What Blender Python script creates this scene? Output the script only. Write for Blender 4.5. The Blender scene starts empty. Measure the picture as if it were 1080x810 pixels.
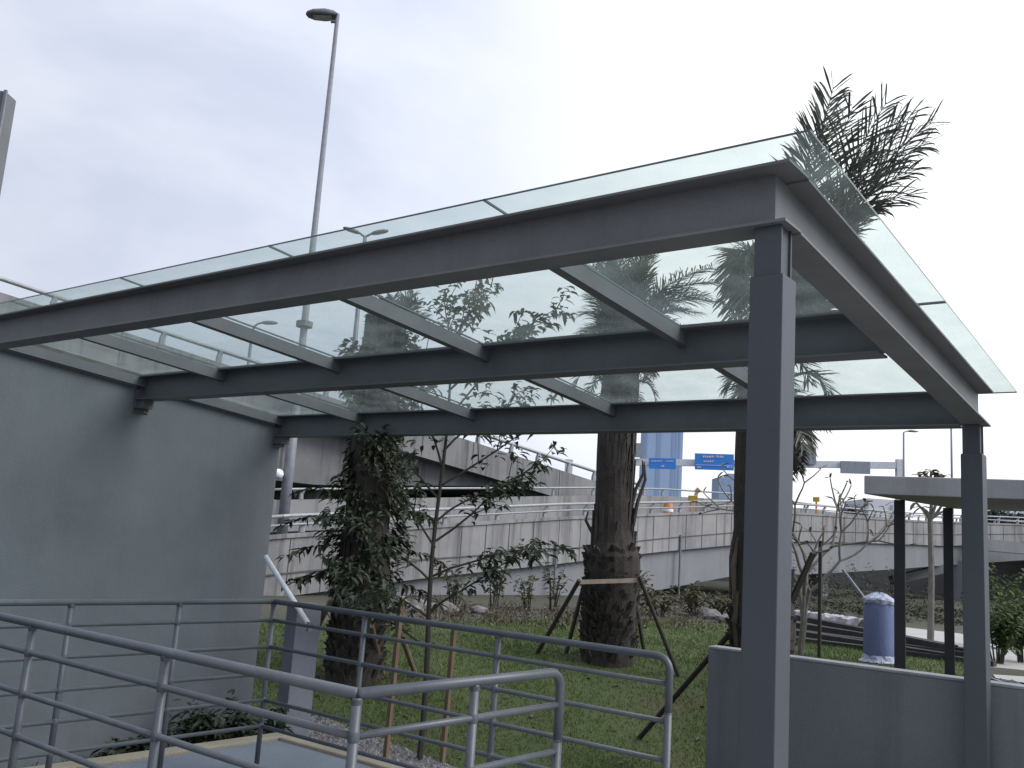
import bpy, bmesh, math, random
import numpy as np
from mathutils import Vector, Matrix
random.seed(7)
R = random.random
def U(a, b): return random.uniform(a, b)
sc = bpy.context.scene
col = sc.collection

# ------------------------------------------------------------------ camera
F, YAW, PITCH, ROLL = 988.4, 0.6695, 0.1711, 0.0679
CAM = Vector((1.473, -3.52, 1.498))
dv = Vector((-math.sin(YAW)*math.cos(PITCH), math.cos(YAW)*math.cos(PITCH), math.sin(PITCH)))
r0 = Vector((math.cos(YAW), math.sin(YAW), 0)); u0 = r0.cross(dv)
rv = r0*math.cos(ROLL) + u0*math.sin(ROLL); uv = u0*math.cos(ROLL) - r0*math.sin(ROLL)
def at(px, py, depth):                       # a point of the place seen at (px, py), that many metres deep
    return CAM + depth*(dv + rv*((px-540)/F) + uv*((405-py)/F))
def onz(px, py, z):
    v = dv + rv*((px-540)/F) + uv*((405-py)/F)
    return CAM + v*((z-CAM.z)/v.z)
cam = bpy.data.cameras.new('camera'); co = bpy.data.objects.new('camera', cam); col.objects.link(co)
cam.sensor_fit = 'HORIZONTAL'; cam.sensor_width = 36; cam.lens = F/1080*36
cam.clip_start = .05; cam.clip_end = 6000
M = Matrix((rv, uv, -dv)).transposed().to_4x4(); M.translation = CAM
co.matrix_world = M; sc.camera = co

# ------------------------------------------------------------------ materials
def mat(name, c, rough=.7, c2=None, scale=6., stretch=(1,1,1), metal=0., bump=0., fine=0., spec=.4, island=0., c3=None, streak=0., trans=0.):
    m = bpy.data.materials.new(name); m.use_nodes = True
    nt = m.node_tree; N = nt.nodes; L = nt.links; b = N['Principled BSDF']
    b.inputs['Roughness'].default_value = rough; b.inputs['Metallic'].default_value = metal
    b.inputs['Specular IOR Level'].default_value = spec
    tc = N.new('ShaderNodeTexCoord'); mp = N.new('ShaderNodeMapping'); mp.inputs['Scale'].default_value = stretch
    gm = N.new('ShaderNodeNewGeometry')
    L.new(gm.outputs['Position'], mp.inputs['Vector'])
    def noise(s, d=5, vec=None, ro=.6):
        n = N.new('ShaderNodeTexNoise'); n.inputs['Scale'].default_value = s; n.inputs['Detail'].default_value = d
        n.inputs['Roughness'].default_value = ro
        L.new(vec or mp.outputs['Vector'], n.inputs['Vector']); return n.outputs['Fac']
    def ramp(f, a, b_):
        r = N.new('ShaderNodeMapRange'); r.inputs[1].default_value = a; r.inputs[2].default_value = b_
        L.new(f, r.inputs[0]); return r.outputs[0]
    def mix(f, a, b_, mode='MIX'):
        x = N.new('ShaderNodeMix'); x.data_type = 'RGBA'; x.blend_type = mode
        if isinstance(f, float): x.inputs[0].default_value = f
        else: L.new(f, x.inputs[0])
        for i, v in ((6, a), (7, b_)):
            if isinstance(v, (tuple, list)): x.inputs[i].default_value = (*v, 1)
            else: L.new(v, x.inputs[i])
        return x.outputs[2]
    c2 = c2 or tuple(v*.75 for v in c)
    out = mix(ramp(noise(scale), .32, .68), c, c2)
    if c3:
        out = mix(ramp(noise(scale*.37, 6), .52, .68), out, c3)
    if streak:
        m2 = N.new('ShaderNodeMapping'); m2.inputs['Scale'].default_value = (2.2, 2.2, .12)
        L.new(gm.outputs['Position'], m2.inputs['Vector'])
        s = ramp(noise(1., 7, m2.outputs['Vector'], .72),   .5, .72)
        k = N.new('ShaderNodeMath'); k.operation = 'MULTIPLY'; k.inputs[1].default_value = streak; L.new(s, k.inputs[0])
        out = mix(k.outputs[0], out, (.045, .046, .044))
    if fine:
        out = mix(fine, out, mix(ramp(noise(90, 3), .3, .7), (.25,.25,.25), (1.,1.,1.)), 'OVERLAY')
    if island:
        h = N.new('ShaderNodeHueSaturation')
        L.new(ramp(gm.outputs['Random Per Island'], -.0, 1.), h.inputs['Value'])
        r = h.inputs['Value'].links[0].from_node; r.inputs[3].default_value = 1-island; r.inputs[4].default_value = 1+island
        L.new(out, h.inputs['Color']); out = h.outputs['Color']
    L.new(out, b.inputs['Base Color'])
    if bump:
        bp = N.new('ShaderNodeBump'); bp.inputs['Strength'].default_value = bump; bp.inputs['Distance'].default_value = .02
        L.new(noise(scale*6, 6), bp.inputs['Height']); L.new(bp.outputs['Normal'], b.inputs['Normal'])
    if trans:
        t = N.new('ShaderNodeBsdfTranslucent'); L.new(out, t.inputs['Color'])
        ms = N.new('ShaderNodeMixShader'); ms.inputs[0].default_value = trans
        L.new(b.outputs[0], ms.inputs[1]); L.new(t.outputs[0], ms.inputs[2])
        L.new(ms.outputs[0], N['Material Output'].inputs['Surface'])
    return m

def glass_mat():
    m = bpy.data.materials.new('clear_glass'); m.use_nodes = True
    nt = m.node_tree; N = nt.nodes; L = nt.links; N.remove(N['Principled BSDF'])
    tr = N.new('ShaderNodeBsdfTransparent'); gl = N.new('ShaderNodeBsdfGlossy'); gl.inputs['Roughness'].default_value = .03
    gl.inputs['Color'].default_value = (.9,.95,.95,1)
    tcn = N.new('ShaderNodeNewGeometry'); no = N.new('ShaderNodeTexNoise'); no.inputs['Scale'].default_value = 3.5; no.inputs['Detail'].default_value = 7
    L.new(tcn.outputs['Position'], no.inputs['Vector'])
    mr = N.new('ShaderNodeMapRange'); mr.inputs[1].default_value = .35; mr.inputs[2].default_value = .75; L.new(no.outputs['Fac'], mr.inputs[0])
    mx = N.new('ShaderNodeMix'); mx.data_type = 'RGBA'; mx.inputs[6].default_value = (.90,.94,.927,1); mx.inputs[7].default_value = (.83,.88,.868,1)
    L.new(mr.outputs[0], mx.inputs[0])
    vo = N.new('ShaderNodeTexNoise'); vo.inputs['Scale'].default_value = 55.; vo.inputs['Detail'].default_value = 4; vo.inputs['Roughness'].default_value = .7; L.new(tcn.outputs['Position'], vo.inputs['Vector'])
    m2 = N.new('ShaderNodeMapRange'); m2.inputs[1].default_value = .60; m2.inputs[2].default_value = .70; m2.inputs[3].default_value = 0.; m2.inputs[4].default_value = .45; L.new(vo.outputs['Fac'], m2.inputs[0])
    mm = N.new('ShaderNodeMath'); mm.operation = 'MULTIPLY'; L.new(m2.outputs[0], mm.inputs[0]); L.new(mr.outputs[0], mm.inputs[1])
    my = N.new('ShaderNodeMix'); my.data_type = 'RGBA'; my.inputs[7].default_value = (.62,.655,.63,1); L.new(mm.outputs[0], my.inputs[0]); L.new(mx.outputs[2], my.inputs[6]); L.new(my.outputs[2], tr.inputs['Color'])
    dp = N.new('ShaderNodeVectorMath'); dp.operation = 'DOT_PRODUCT'; L.new(tcn.outputs['Normal'], dp.inputs[0]); L.new(tcn.outputs['Incoming'], dp.inputs[1])
    def mth(op, a_, b_=0.):
        n = N.new('ShaderNodeMath'); n.operation = op
        for i, v in enumerate((a_, b_)):
            if isinstance(v, float): n.inputs[i].default_value = v
            else: L.new(v, n.inputs[i])
        return n.outputs[0]
    f = mth('ADD', mth('MULTIPLY', mth('POWER', mth('SUBTRACT', 1., mth('ABSOLUTE', dp.outputs['Value'])), 5.), .55), .03)
    ms = N.new('ShaderNodeMixShader'); L.new(f, ms.inputs[0]); L.new(tr.outputs[0], ms.inputs[1]); L.new(gl.outputs[0], ms.inputs[2])
    tl = N.new('ShaderNodeBsdfTranslucent'); tl.inputs['Color'].default_value = (.72,.79,.77,1); ms2 = N.new('ShaderNodeMixShader')
    L.new(mth('ADD', mth('MULTIPLY', mr.outputs[0], .045), .018), ms2.inputs[0]); L.new(ms.outputs[0], ms2.inputs[1]); L.new(tl.outputs[0], ms2.inputs[2]); ms = ms2
    L.new(ms.outputs[0], N['Material Output'].inputs['Surface'])
    return m

MT = dict(
 flaresteel=mat('grey_steel_flare_lightened', (.165,.167,.173), .55, (.14,.142,.148), 3., c3=(.125,.126,.13), streak=.25, fine=.1, bump=.02),  # same paint as the inner beams, lightened to imitate lens flare
 steel=mat('grey_paint_steel', (.130,.138,.148), .5, (.112,.12,.13), 3., streak=.2, c3=(.10,.108,.117), fine=.06, bump=.02),
 column=mat('grey_steel_shade_darkened', (.066,.073,.085), .5, (.056,.063,.074), 3., (1,1,.4), c3=(.046,.05,.057), fine=.06, bump=.02),  # same steel paint, darkened for the dim light low on the columns
 glass=glass_mat(),
 edge=mat('glass_edge', (.10,.13,.13), .2),
 seal=mat('dark_sealant', (.06,.068,.07), .6),
 rail=mat('grey_rail_paint', (.082,.094,.108), .42, (.062,.072,.084), 9., fine=.12, bump=.03, spec=.5),
 render=mat('grey_wall_render', (.150,.165,.183), .9, (.130,.145,.162), 1.6, fine=.25, bump=.15, c3=(.118,.133,.146), streak=.14),
 wallcap=mat('wall_cap', (.26,.27,.29), .8, fine=.2, bump=.1),
 lowwall=mat('low_wall_render', (.150,.158,.172), .9, (.132,.139,.152), 1.4, fine=.12, bump=.12, c3=(.115,.12,.128), streak=.35),
 pier=mat('pier_paint', (.19,.205,.24), .8, (.16,.175,.21), 3., fine=.2, bump=.1),
 conc=mat('bridge_concrete', (.27,.267,.267), .9, (.20,.20,.205), .7, fine=.2, bump=.1, c3=(.165,.165,.17), streak=.95),
 conc2=mat('concrete_shade_darkened', (.20,.207,.22), .9, (.165,.172,.185), .5, fine=.15, bump=.08, streak=.3),  # bridge concrete with the shade below the parapet overhang put into its colour
 flyc=mat('flyover_concrete', (.24,.24,.24), .9, (.17,.173,.178), .5, fine=.2, c3=(.14,.145,.15), streak=.9),
 joint=mat('joint_dark', (.10,.10,.10), .9),
 grail=mat('galvanised_rail', (.33,.345,.365), .45, metal=.15),
 slabc=mat('shelter_concrete', (.36,.36,.37), .85, (.30,.30,.31), 1.2, streak=.3, fine=.15),
 dark=mat('dark_steel', (.030,.031,.034), .55, fine=.1),
 path=mat('path_concrete', (.38,.37,.35), .9, (.31,.305,.295), 1.2, fine=.3, bump=.1),
 ramp=mat('ramp_concrete', (.15,.165,.20), .85, (.115,.13,.16), 2., fine=.3, bump=.1),
 kerb=mat('kerb_cream', (.27,.235,.175), .85, (.20,.175,.135), 3., fine=.3, bump=.1),
 gravel=mat('gravel_stone', (.20,.195,.20), .9, (.13,.128,.132), 8., island=.5),
 gravelbed=mat('gravel_bed', (.22,.21,.21), .95, (.11,.105,.105), 60., bump=.6),
 turf=mat('turf', (.058,.085,.026), .95, (.042,.062,.02), 1.1, c3=(.075,.066,.036), bump=.3),
 soil=mat('earth', (.06,.055,.042), .95, (.04,.045,.027), .5, c3=(.08,.068,.05), bump=.4),
 bed=mat('bed_soil', (.035,.04,.026), .95, (.02,.028,.016), 4., bump=.5),
 blade=mat('grass_blade', (.108,.160,.042), .7, (.078,.12,.032), .8, c3=(.105,.105,.05), island=.35, trans=.3),
 bark=mat('palm_bark', (.066,.057,.05), .95, (.033,.03,.027), 9., (1,1,.6), bump=.8, island=.4),
 trunk2=mat('palm_upper_trunk', (.085,.079,.073), .95, (.04,.037,.034), 14., (1,1,.08), bump=.8),
 twig=mat('bare_twig', (.20,.19,.17), .9, (.13,.122,.11), 8.),
 yb=mat('young_bark', (.055,.05,.042), .9),
 frond=mat('palm_frond', (.095,.11,.085), .5, (.065,.08,.064), 2., island=.4, trans=.2),
 dead=mat('dry_frond', (.11,.088,.062), .9, (.06,.05,.038), 3., island=.4),
 leaf=mat('dark_leaf', (.075,.095,.062), .6, (.045,.062,.04), 3., island=.5, trans=.2),
 vine=mat('vine_leaf', (.048,.064,.036), .65, (.032,.045,.028), 1.6, c3=(.06,.052,.035), island=.55, trans=.15),
 shrub=mat('bright_shrub', (.075,.115,.03), .6, (.045,.075,.022), 2., island=.5, trans=.3),
 gcover=mat('rough_cover', (.036,.05,.024), .85, (.05,.048,.03), 1.2, island=.5, c3=(.025,.034,.018)),
 weed=mat('weed_leaf', (.06,.075,.035), .8, (.10,.085,.05), 2., island=.5, trans=.2),
 dryw=mat('dry_weed', (.12,.10,.075), .9, (.085,.075,.05), 2., island=.5),
 farleaf=mat('far_tree', (.05,.07,.06), .8, (.035,.05,.045), .5, island=.4),
 wood=mat('stake_wood', (.19,.135,.09), .85, (.11,.08,.055), 12., (1,1,.2), fine=.2),
 palewood=mat('pale_wood', (.40,.34,.27), .8, (.30,.25,.2), 10.),
 darkwood=mat('dark_wood', (.05,.043,.036), .85, (.03,.027,.024), 10.),
 white=mat('white_plastic', (.82,.84,.88), .4, (.66,.68,.74), 5.),
 blue=mat('blue_drum', (.11,.145,.30), .3, (.15,.185,.33), 5., (1,1,.35), bump=.5, spec=.6),
 film=mat('plastic_film', (.42,.45,.55), .3, (.24,.28,.42), 14., bump=.8, spec=.7),
 sheet=mat('plastic_sheet', (.38,.38,.40), .4, (.15,.15,.16), 7., bump=.6),
 lumber=mat('old_lumber', (.05,.047,.046), .9, (.025,.024,.024), 5.),
 pole=mat('lamp_pole_grey', (.20,.212,.24), .5, metal=.1),
 lamp=mat('lamp_head_grey', (.16,.17,.19), .5),
 lens=mat('lamp_lens', (.5,.52,.55), .2),
 signblue=mat('sign_blue', (.06,.27,.80), .5, (.055,.25,.74), 1.),
 signback=mat('sign_back', (.36,.40,.46), .6),
 gantry=mat('gantry_haze_grey', (.62,.65,.70), .6),  # grey made paler to carry the distance haze
 letters=mat('sign_white', (.75,.8,.9), .5),
 tower=mat('tower_hazy_blue', (.33,.44,.64), .7, (.29,.40,.59), .02),  # distance haze is mixed into the tower, band and block colours
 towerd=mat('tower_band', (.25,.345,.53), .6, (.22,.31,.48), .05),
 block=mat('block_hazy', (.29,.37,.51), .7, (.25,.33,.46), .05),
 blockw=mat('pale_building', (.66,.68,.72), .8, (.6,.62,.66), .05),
 yellow=mat('sign_yellow', (.55,.40,.06), .5), orange=mat('barrier_orange', (.55,.20,.05), .5), signpink=mat('sign_faded', (.50,.30,.22), .6),
 rock=mat('rubble', (.20,.195,.19), .95, (.13,.127,.12), 4., bump=.5),
 asphalt=mat('asphalt', (.05,.05,.052), .9, fine=.2),
)

# ------------------------------------------------------------------ mesh helpers
class MB:
    def __init__(s): s.v = []; s.f = []; s.m = []
    def face(s, pts, mi=0):
        n = len(s.v); s.v += [tuple(p) for p in pts]; s.f.append(tuple(range(n, n+len(pts)))); s.m.append(mi)
    def mesh(s, vs, fs, mi=0):
        n = len(s.v); s.v += [tuple(p) for p in vs]
        for f in fs: s.f.append(tuple(i+n for i in f)); s.m.append(mi)
    def box(s, a, b, mi=0, sh=None):
        x0,y0,z0 = a; x1,y1,z1 = b
        vs = [Vector(p) for p in ((x0,y0,z0),(x1,y0,z0),(x1,y1,z0),(x0,y1,z0),(x0,y0,z1),(x1,y0,z1),(x1,y1,z1),(x0,y1,z1))]
        if sh: vs = [Vector((p.x,p.y,p.z+sh(p.x,p.y))) for p in vs]
        s.mesh(vs, ((0,3,2,1),(4,5,6,7),(0,1,5,4),(1,2,6,5),(2,3,7,6),(3,0,4,7)), mi)
    def bar(s, p, q, w, h, mi=0, up=(0,0,1)):      # box along p->q
        p = Vector(p); q = Vector(q); d = (q-p).normalized(); x = d.cross(Vector(up))
        if x.length < 1e-4: x = d.cross(Vector((1,0,0)))
        x.normalize(); y = x.cross(d); x = x*w/2; y = y*h/2
        s.mesh([p-x-y,p+x-y,p+x+y,p-x+y,q-x-y,q+x-y,q+x+y,q-x+y], ((0,3,2,1),(4,5,6,7),(0,1,5,4),(1,2,6,5),(2,3,7,6),(3,0,4,7)), mi)
    def tube(s, pts, rad, n=10, mi=0, cap=True):
        pts = [Vector(p) for p in pts]
        if not isinstance(rad, (list, tuple)): rad = [rad]*len(pts)
        base = len(s.v); prev = None
        for i, p in enumerate(pts):
            t = (pts[min(i+1,len(pts)-1)]-pts[max(i-1,0)]).normalized()
            if prev is None:
                x = t.cross(Vector((0,0,1)))
                if x.length < 1e-3: x = Vector((1,0,0))
            else: x = prev - t*prev.dot(t)
            x.normalize(); prev = x; y = t.cross(x)
            for k in range(n):
                a = 2*math.pi*k/n; s.v.append(tuple(p + (x*math.cos(a)+y*math.sin(a))*rad[i]))
        for i in range(len(pts)-1):
            for k in range(n):
                a = base+i*n+k; b = base+i*n+(k+1)%n
                s.f.append((a,b,b+n,a+n)); s.m.append(mi)
        if cap:
            s.f.append(tuple(base+k for k in range(n))[::-1]); s.m.append(mi)
            s.f.append(tuple(base+(len(pts)-1)*n+k for k in range(n))); s.m.append(mi)
    def build(s, name, mats, parent=None, smooth=False, bevel=0., loc=None):
        me = bpy.data.meshes.new(name)
        o = bpy.data.objects.new(name, me); col.objects.link(o)
        off = Vector((0,0,0))
        if parent is not None:
            o.parent = parent; off = WORLD.get(parent.name, Vector((0,0,0)))
        elif loc is not None: off = Vector(loc); o.location = off
        WORLD[o.name] = off
        me.from_pydata([(v[0]-off.x, v[1]-off.y, v[2]-off.z) for v in s.v], [], s.f)
        if not isinstance(mats, (list, tuple)): mats = [mats]
        for m in mats: me.materials.append(m)
        me.polygons.foreach_set('material_index', s.m)
        if smooth:
            me.polygons.foreach_set('use_smooth', [True]*len(s.f))
        me.update()
        if bevel:
            b = o.modifiers.new('bevel', 'BEVEL'); b.width = bevel; b.segments = 2; b.limit_method = 'ANGLE'
        return o
WORLD = {}
def tag(o, label, cat, group=None):
    o['label'] = label; o['category'] = cat
    if group: o['group'] = group
    return o
def thing(name, loc, label, cat, group=None):
    o = bpy.data.objects.new(name, None); col.objects.link(o); o.location = loc; o.empty_display_size = .2
    WORLD[o.name] = Vector(loc); return tag(o, label, cat, group)
def struct(o): o['kind'] = 'structure'; return o
def interp(tab, x):
    for (a, b) in zip(tab[:-1], tab[1:]):
        if x <= b[0] or b is tab[-1]:
            t = (x-a[0])/(b[0]-a[0]); return [p+(q-p)*t for p, q in zip(a, b)]

# ------------------------------------------------------------------ ground
FH = Vector((dv.x,dv.y,0)).normalized(); LOW = -.85
def gz(x, y):                                   # the garden lies below the terrace and rises towards the road
    d = (x-CAM.x)*FH.x+(y-CAM.y)*FH.y; t = min(1,max(0,(d-10.2)/5.6)); t = t*t*(3-2*t)
    return LOW*(1-t) + .03*math.sin(x*1.1+.4)*math.sin(y*.8)*min(1,max(0,(18-d)/4))
def og(px, py, dz=0.):                          # where the sight line through (px, py) meets the ground
    v = dv + rv*((px-540)/F) + uv*((405-py)/F); t = 4.
    while t < 80:
        p = CAM+v*t
        if p.z <= gz(p.x,p.y)+dz: break
        t += .02
    p = CAM+v*t; p.z = gz(p.x,p.y); return p
def inside(x, y, P):
    c = False; j = len(P)-1
    for i in range(len(P)):
        if (P[i][1] > y) != (P[j][1] > y) and x < (P[j][0]-P[i][0])*(y-P[i][1])/(P[j][1]-P[i][1])+P[i][0]: c = not c
        j = i
    return c
S = 3000; GX0, GX1, GY0, GY1, ST = -24., 12., -8., 24., .25
def grid(off, test=None):
    m = MB(); idx = {}
    nx, ny = int((GX1-GX0)/ST), int((GY1-GY0)/ST)
    def vid(i, j):
        if (i,j) not in idx:
            x, y = GX0+i*ST, GY0+j*ST; e = 0 < i < nx and 0 < j < ny
            idx[(i,j)] = len(m.v); m.v.append((x,y,gz(x,y)+off))
        return idx[(i,j)]
    for i in range(nx):
        for j in range(ny):
            if test and not test(GX0+(i+.5)*ST, GY0+(j+.5)*ST): continue
            m.f.append((vid(i,j),vid(i+1,j),vid(i+1,j+1),vid(i,j+1))); m.m.append(0)
    return m
g = grid(0.)
def rim(x, y): return (x,y,gz(x,y))
n_ = 8
for (p, q, P, Q) in (((GX0,GY0),(GX1,GY0),(-S,-S),(S,-S)),((GX1,GY0),(GX1,GY1),(S,-S),(S,S)),((GX1,GY1),(GX0,GY1),(S,S),(-S,S)),((GX0,GY1),(GX0,GY0),(-S,S),(-S,-S))):
    k = 64
    e = [rim(p[0]+(q[0]-p[0])*i/k, p[1]+(q[1]-p[1])*i/k) for i in range(k+1)]; f = [(P[0]+(Q[0]-P[0])*i/k, P[1]+(Q[1]-P[1])*i/k, -.0 if P[1] > 0 or Q[1] > 0 else LOW) for i in range(k+1)]
    for i in range(k): g.face([f[i],f[i+1],e[i+1],e[i]])
struct(g.build('ground', MT['soil'], smooth=True))
GRV = [(262,772),(292,750),(330,757),(400,778),(490,814),(470,850),(330,850)]
grv = [tuple(og(*p).xy) for p in GRV]
LP = [(255,795),(250,700),(235,660),(300,655),(420,657),(560,655),(640,654),(720,655),(760,660),(800,668),(845,672),(1010,699),(1036,704),(1040,716),(900,740),(800,800),(760,860),(560,900),(330,850)]
lawn_poly = [tuple(og(*p).xy) for p in LP]
def on_lawn(x, y): return inside(x,y,lawn_poly) and not inside(x,y,grv) and not (x > -.9 and y < 3.9)
struct(grid(.006, on_lawn).build('lawn', MT['turf'], smooth=True))
struct(grid(.012, lambda x, y: inside(x,y,grv)).build('gravel_strip', MT['gravelbed']))
bedp = [tuple(og(*p).xy) for p in ((-30,850),(-30,812),(60,795),(150,775),(283,770),(300,850))]
BX = lambda x, y: x < -4.2 and x > -7.8 and y < 1.5+(-3.6-x)*.55 and not inside(x,y,grv) and not on_lawn(x,y)
struct(grid(.004, BX).build('planting_bed_ground', MT['bed'], smooth=True))
pv = MB(); pv.box((-.55,-8,-1.),(9,3.78,.004)); struct(pv.build('paved_path', MT['path']))
rp = MB(); rp.box((-4.12,-1.75,-1.),(-.552,1.12,.012)); rp.box((-9,-1.75,-1.),(-4.12,-1.2,-.0)); struct(rp.build('ramp_path', MT['ramp']))
kb = MB(); kb.box((-4.26,-1.2,-1.),(-4.12,1.27,.035)); kb.box((-4.12,1.12,-1.),(-.552,1.27,.035)); struct(kb.build('kerb', MT['kerb'], bevel=.01))
st = MB(); cnt = 0
gx = [p[0] for p in grv]; gy = [p[1] for p in grv]
while cnt < 5200:
    x = U(min(gx),max(gx)); y = U(min(gy),max(gy))
    if not inside(x,y,grv): continue
    cnt += 1; s = U(.014,.034); a = R()*6.28; z = gz(x,y)+.008
    c, d = math.cos(a)*s, math.sin(a)*s
    st.mesh([(x-c,y-d,z),(x+d,y-c,z),(x+c,y+d,z),(x-d,y+c,z),(x+U(-.3,.3)*s,y,z+s*U(.5,1.))], ((0,1,4),(1,2,4),(2,3,4),(3,0,4)))
o = st.build('gravel', MT['gravel']); o['kind'] = 'stuff'; tag(o, 'loose grey gravel between the ramp kerb and the lawn', 'gravel')
# far concrete path
pp = MB(); pp.face([onz(*p) for p in ((858,668,.006),(905,656,.006),(1012,668,.006),(1100,690,.006),(1200,740,.006),(1050,715,.006),(1035,694,.006),(955,688,.006))])
struct(pp.build('footpath', MT['path']))

# grass blades
gr = MB()
def blade(x, y, h, w, z=.0):
    a = R()*6.28; t = R()*6.28; k = U(.2,.9)*h
    c, s_ = math.cos(a)*w, math.sin(a)*w
    gr.face([(x-c,y-s_,z),(x+c,y+s_,z),(x+math.cos(t)*k,y+math.sin(t)*k,z+h)])
cnt = 0
while cnt < 210000:
    # denser towards the camera
    d = 7.5+ (R()**1.5)*17; a = YAW + U(-.50,.36)
    x = CAM.x - math.sin(a)*d; y = CAM.y + math.cos(a)*d
    cnt += 1
    if not on_lawn(x, y): continue
    f = .6+.4*math.sin(x*1.7+2*math.sin(y*.9))*math.sin(y*1.3+x*.4)
    if R() > .55+.45*f: continue
    blade(x, y, U(.018,.042)*(.7+.6*f)*(1+.03*d), U(.003,.0055)*(1+d*.07), gz(x,y))
o = gr.build('grass', MT['blade']); o['kind'] = 'stuff'; tag(o, 'short green grass of the lawn behind the railings', 'grass')

fl = MB(); cnt = 0
while cnt < 420:
    d = 8+R()*13; a = YAW+U(-.3,.36); x = CAM.x-math.sin(a)*d; y = CAM.y+math.cos(a)*d; cnt += 1
    if not on_lawn(x,y): continue
    q = Vector((x,y,gz(x,y)+U(.02,.045))); e = Vector((U(-1,1),U(-1,1),U(-.1,.2))).normalized()*U(.04,.11); sd = e.cross(Vector((0,0,1)))*.3
    fl.face([q-e,q-e*.2+sd,q+e,q-e*.1-sd])
o = fl.build('fallen_leaves', MT['dead']); o['kind'] = 'stuff'; tag(o, 'dry brown leaves scattered on the lawn', 'leaves')

# ------------------------------------------------------------------ canopy
H = 3.1; SY, SX = .0805, .0081
def zr(x, y): return -SY*y - SX*x
L_, YM, BD = 3.689, 1.842, .25
can = thing('glass_canopy', (0,0,0), 'grey steel canopy with a clear glass roof on two square posts', 'canopy')
WX = -7.8
def beam_x(y, x0, x1, xt, name='beam', tb=.105, bb=.083):
    m = MB(); sh = lambda x, yy: zr(x, y)
    m.box((x0,y-tb,H-.012),(xt,y+tb,H), sh=sh)
    m.box((x0,y-bb,H-BD),(.083 if xt > 0 else xt,y+bb,H-BD+.012), sh=sh)
    m.box((x0,y-.006,H-BD+.012),(x1,y+.006,H-.012), sh=sh)
    return m.build(name, MT['flaresteel' if y == 0 else 'steel'], can)
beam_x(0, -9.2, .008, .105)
beam_x(YM, WX+.02, -.008, -.107)
beam_x(L_, WX+.02, -.008, -.107)
m = MB(); Y1 = L_+.01
m.box((-.105,.107,H-.012),(.105,Y1,H), sh=zr)
m.box((-.083,.085,H-BD),(.083,Y1,H-BD+.012), sh=zr)
m.box((-.004,.0065,H-BD+.012),(.008,Y1-.02,H-.012), sh=zr)
m.build('beam', MT['flaresteel'], can)
RX = [-1.3405-1.6616*i for i in range(4)]+[-7.73]
for x in RX:
    for (a, b) in ((.008,YM-.108),(YM+.108,L_-.108)):
        m = MB(); m.box((x-.07,a+.0,H-.112),(x,b+.1,H-.014), sh=zr); m.build('rafter', MT['steel'], can)
# glass panes
GX = [.238,-1.3755,-3.037,-4.6987,-6.36,-8.0]; GY = [-.238,1.80,L_+.10]
for i in range(5):
    for j in range(2):
        x1, x0 = GX[i]-(.004 if i else 0), GX[i+1]+.004
        y0, y1 = GY[j]+(.004 if j else 0), GY[j+1]-(.004 if j == 0 else 0)
        m = MB(); m.box((x0,y0,H+.010),(x1,y1,H+.020), sh=zr)
        m.m = [0,0,1,1,1,1]
        m.build('glass_pane', [MT['glass'], MT['edge']], can)
m = MB()
for x in GX[1:5]: m.box((x-.0035,GY[0],H+.009),(x+.0035,GY[2],H+.0212), sh=zr)
m.box((GX[5],GY[1]-.0035,H+.0085),(GX[0],GY[1]+.0035,H+.0217), sh=zr)
m.build('joint_seal', MT['seal'], can)
m = MB()                                       # gasket between steel and glass
for y in (0,YM,L_): m.box((-7.9,y-.03,H+.0005),(.03,y+.03,H+.0095), sh=zr)
m.build('gasket', MT['seal'], can)
for (cx, cy, top) in ((0,.005,2.632),(-.025,L_-.03,2.345)):
    m = MB(); m.box((cx-.07,cy-.07,0),(cx+.07,cy+.07,top))
    c = m.build('column', MT['column'], can, bevel=.004)
    m = MB(); zt = H-BD+zr(cx,cy)-.0
    m.box((cx-.06,cy-.055,top),(cx-.05+.105,cy-.043,zt)); m.box((cx-.06,cy+.043,top),(cx+.055,cy+.055,zt)); m.box((cx-.045,cy-.043,top),(cx+.045,cy+.043,zt))
    m.build('post_head', MT['column'], c)
    m = MB(); m.box((cx-.067,cy-.067,top),(cx+.067,cy+.067,top+.006)) 
    m.build('cap_plate', MT['column'], c)
for y in (YM, L_):
    m = MB(); zb = H-BD+zr(WX,y)
    m.box((WX+.002,y-.09,zb-.13),(WX+.02,y+.09,zb+BD-.03)); m.box((WX+.02,y-.06,zb-.09),(WX+.14,y+.06,zb-.001))
    wb = m.build('wall_bracket', MT['steel'], can)
    for sy in (-.07,.07):
        for zz in (zb-.1, zb+.12):
            m = MB(); m.tube([(WX+.02,y+sy,zz),(WX+.034,y+sy,zz)], .013, 6); m.build('bolt', MT['dark'], wb)

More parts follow.
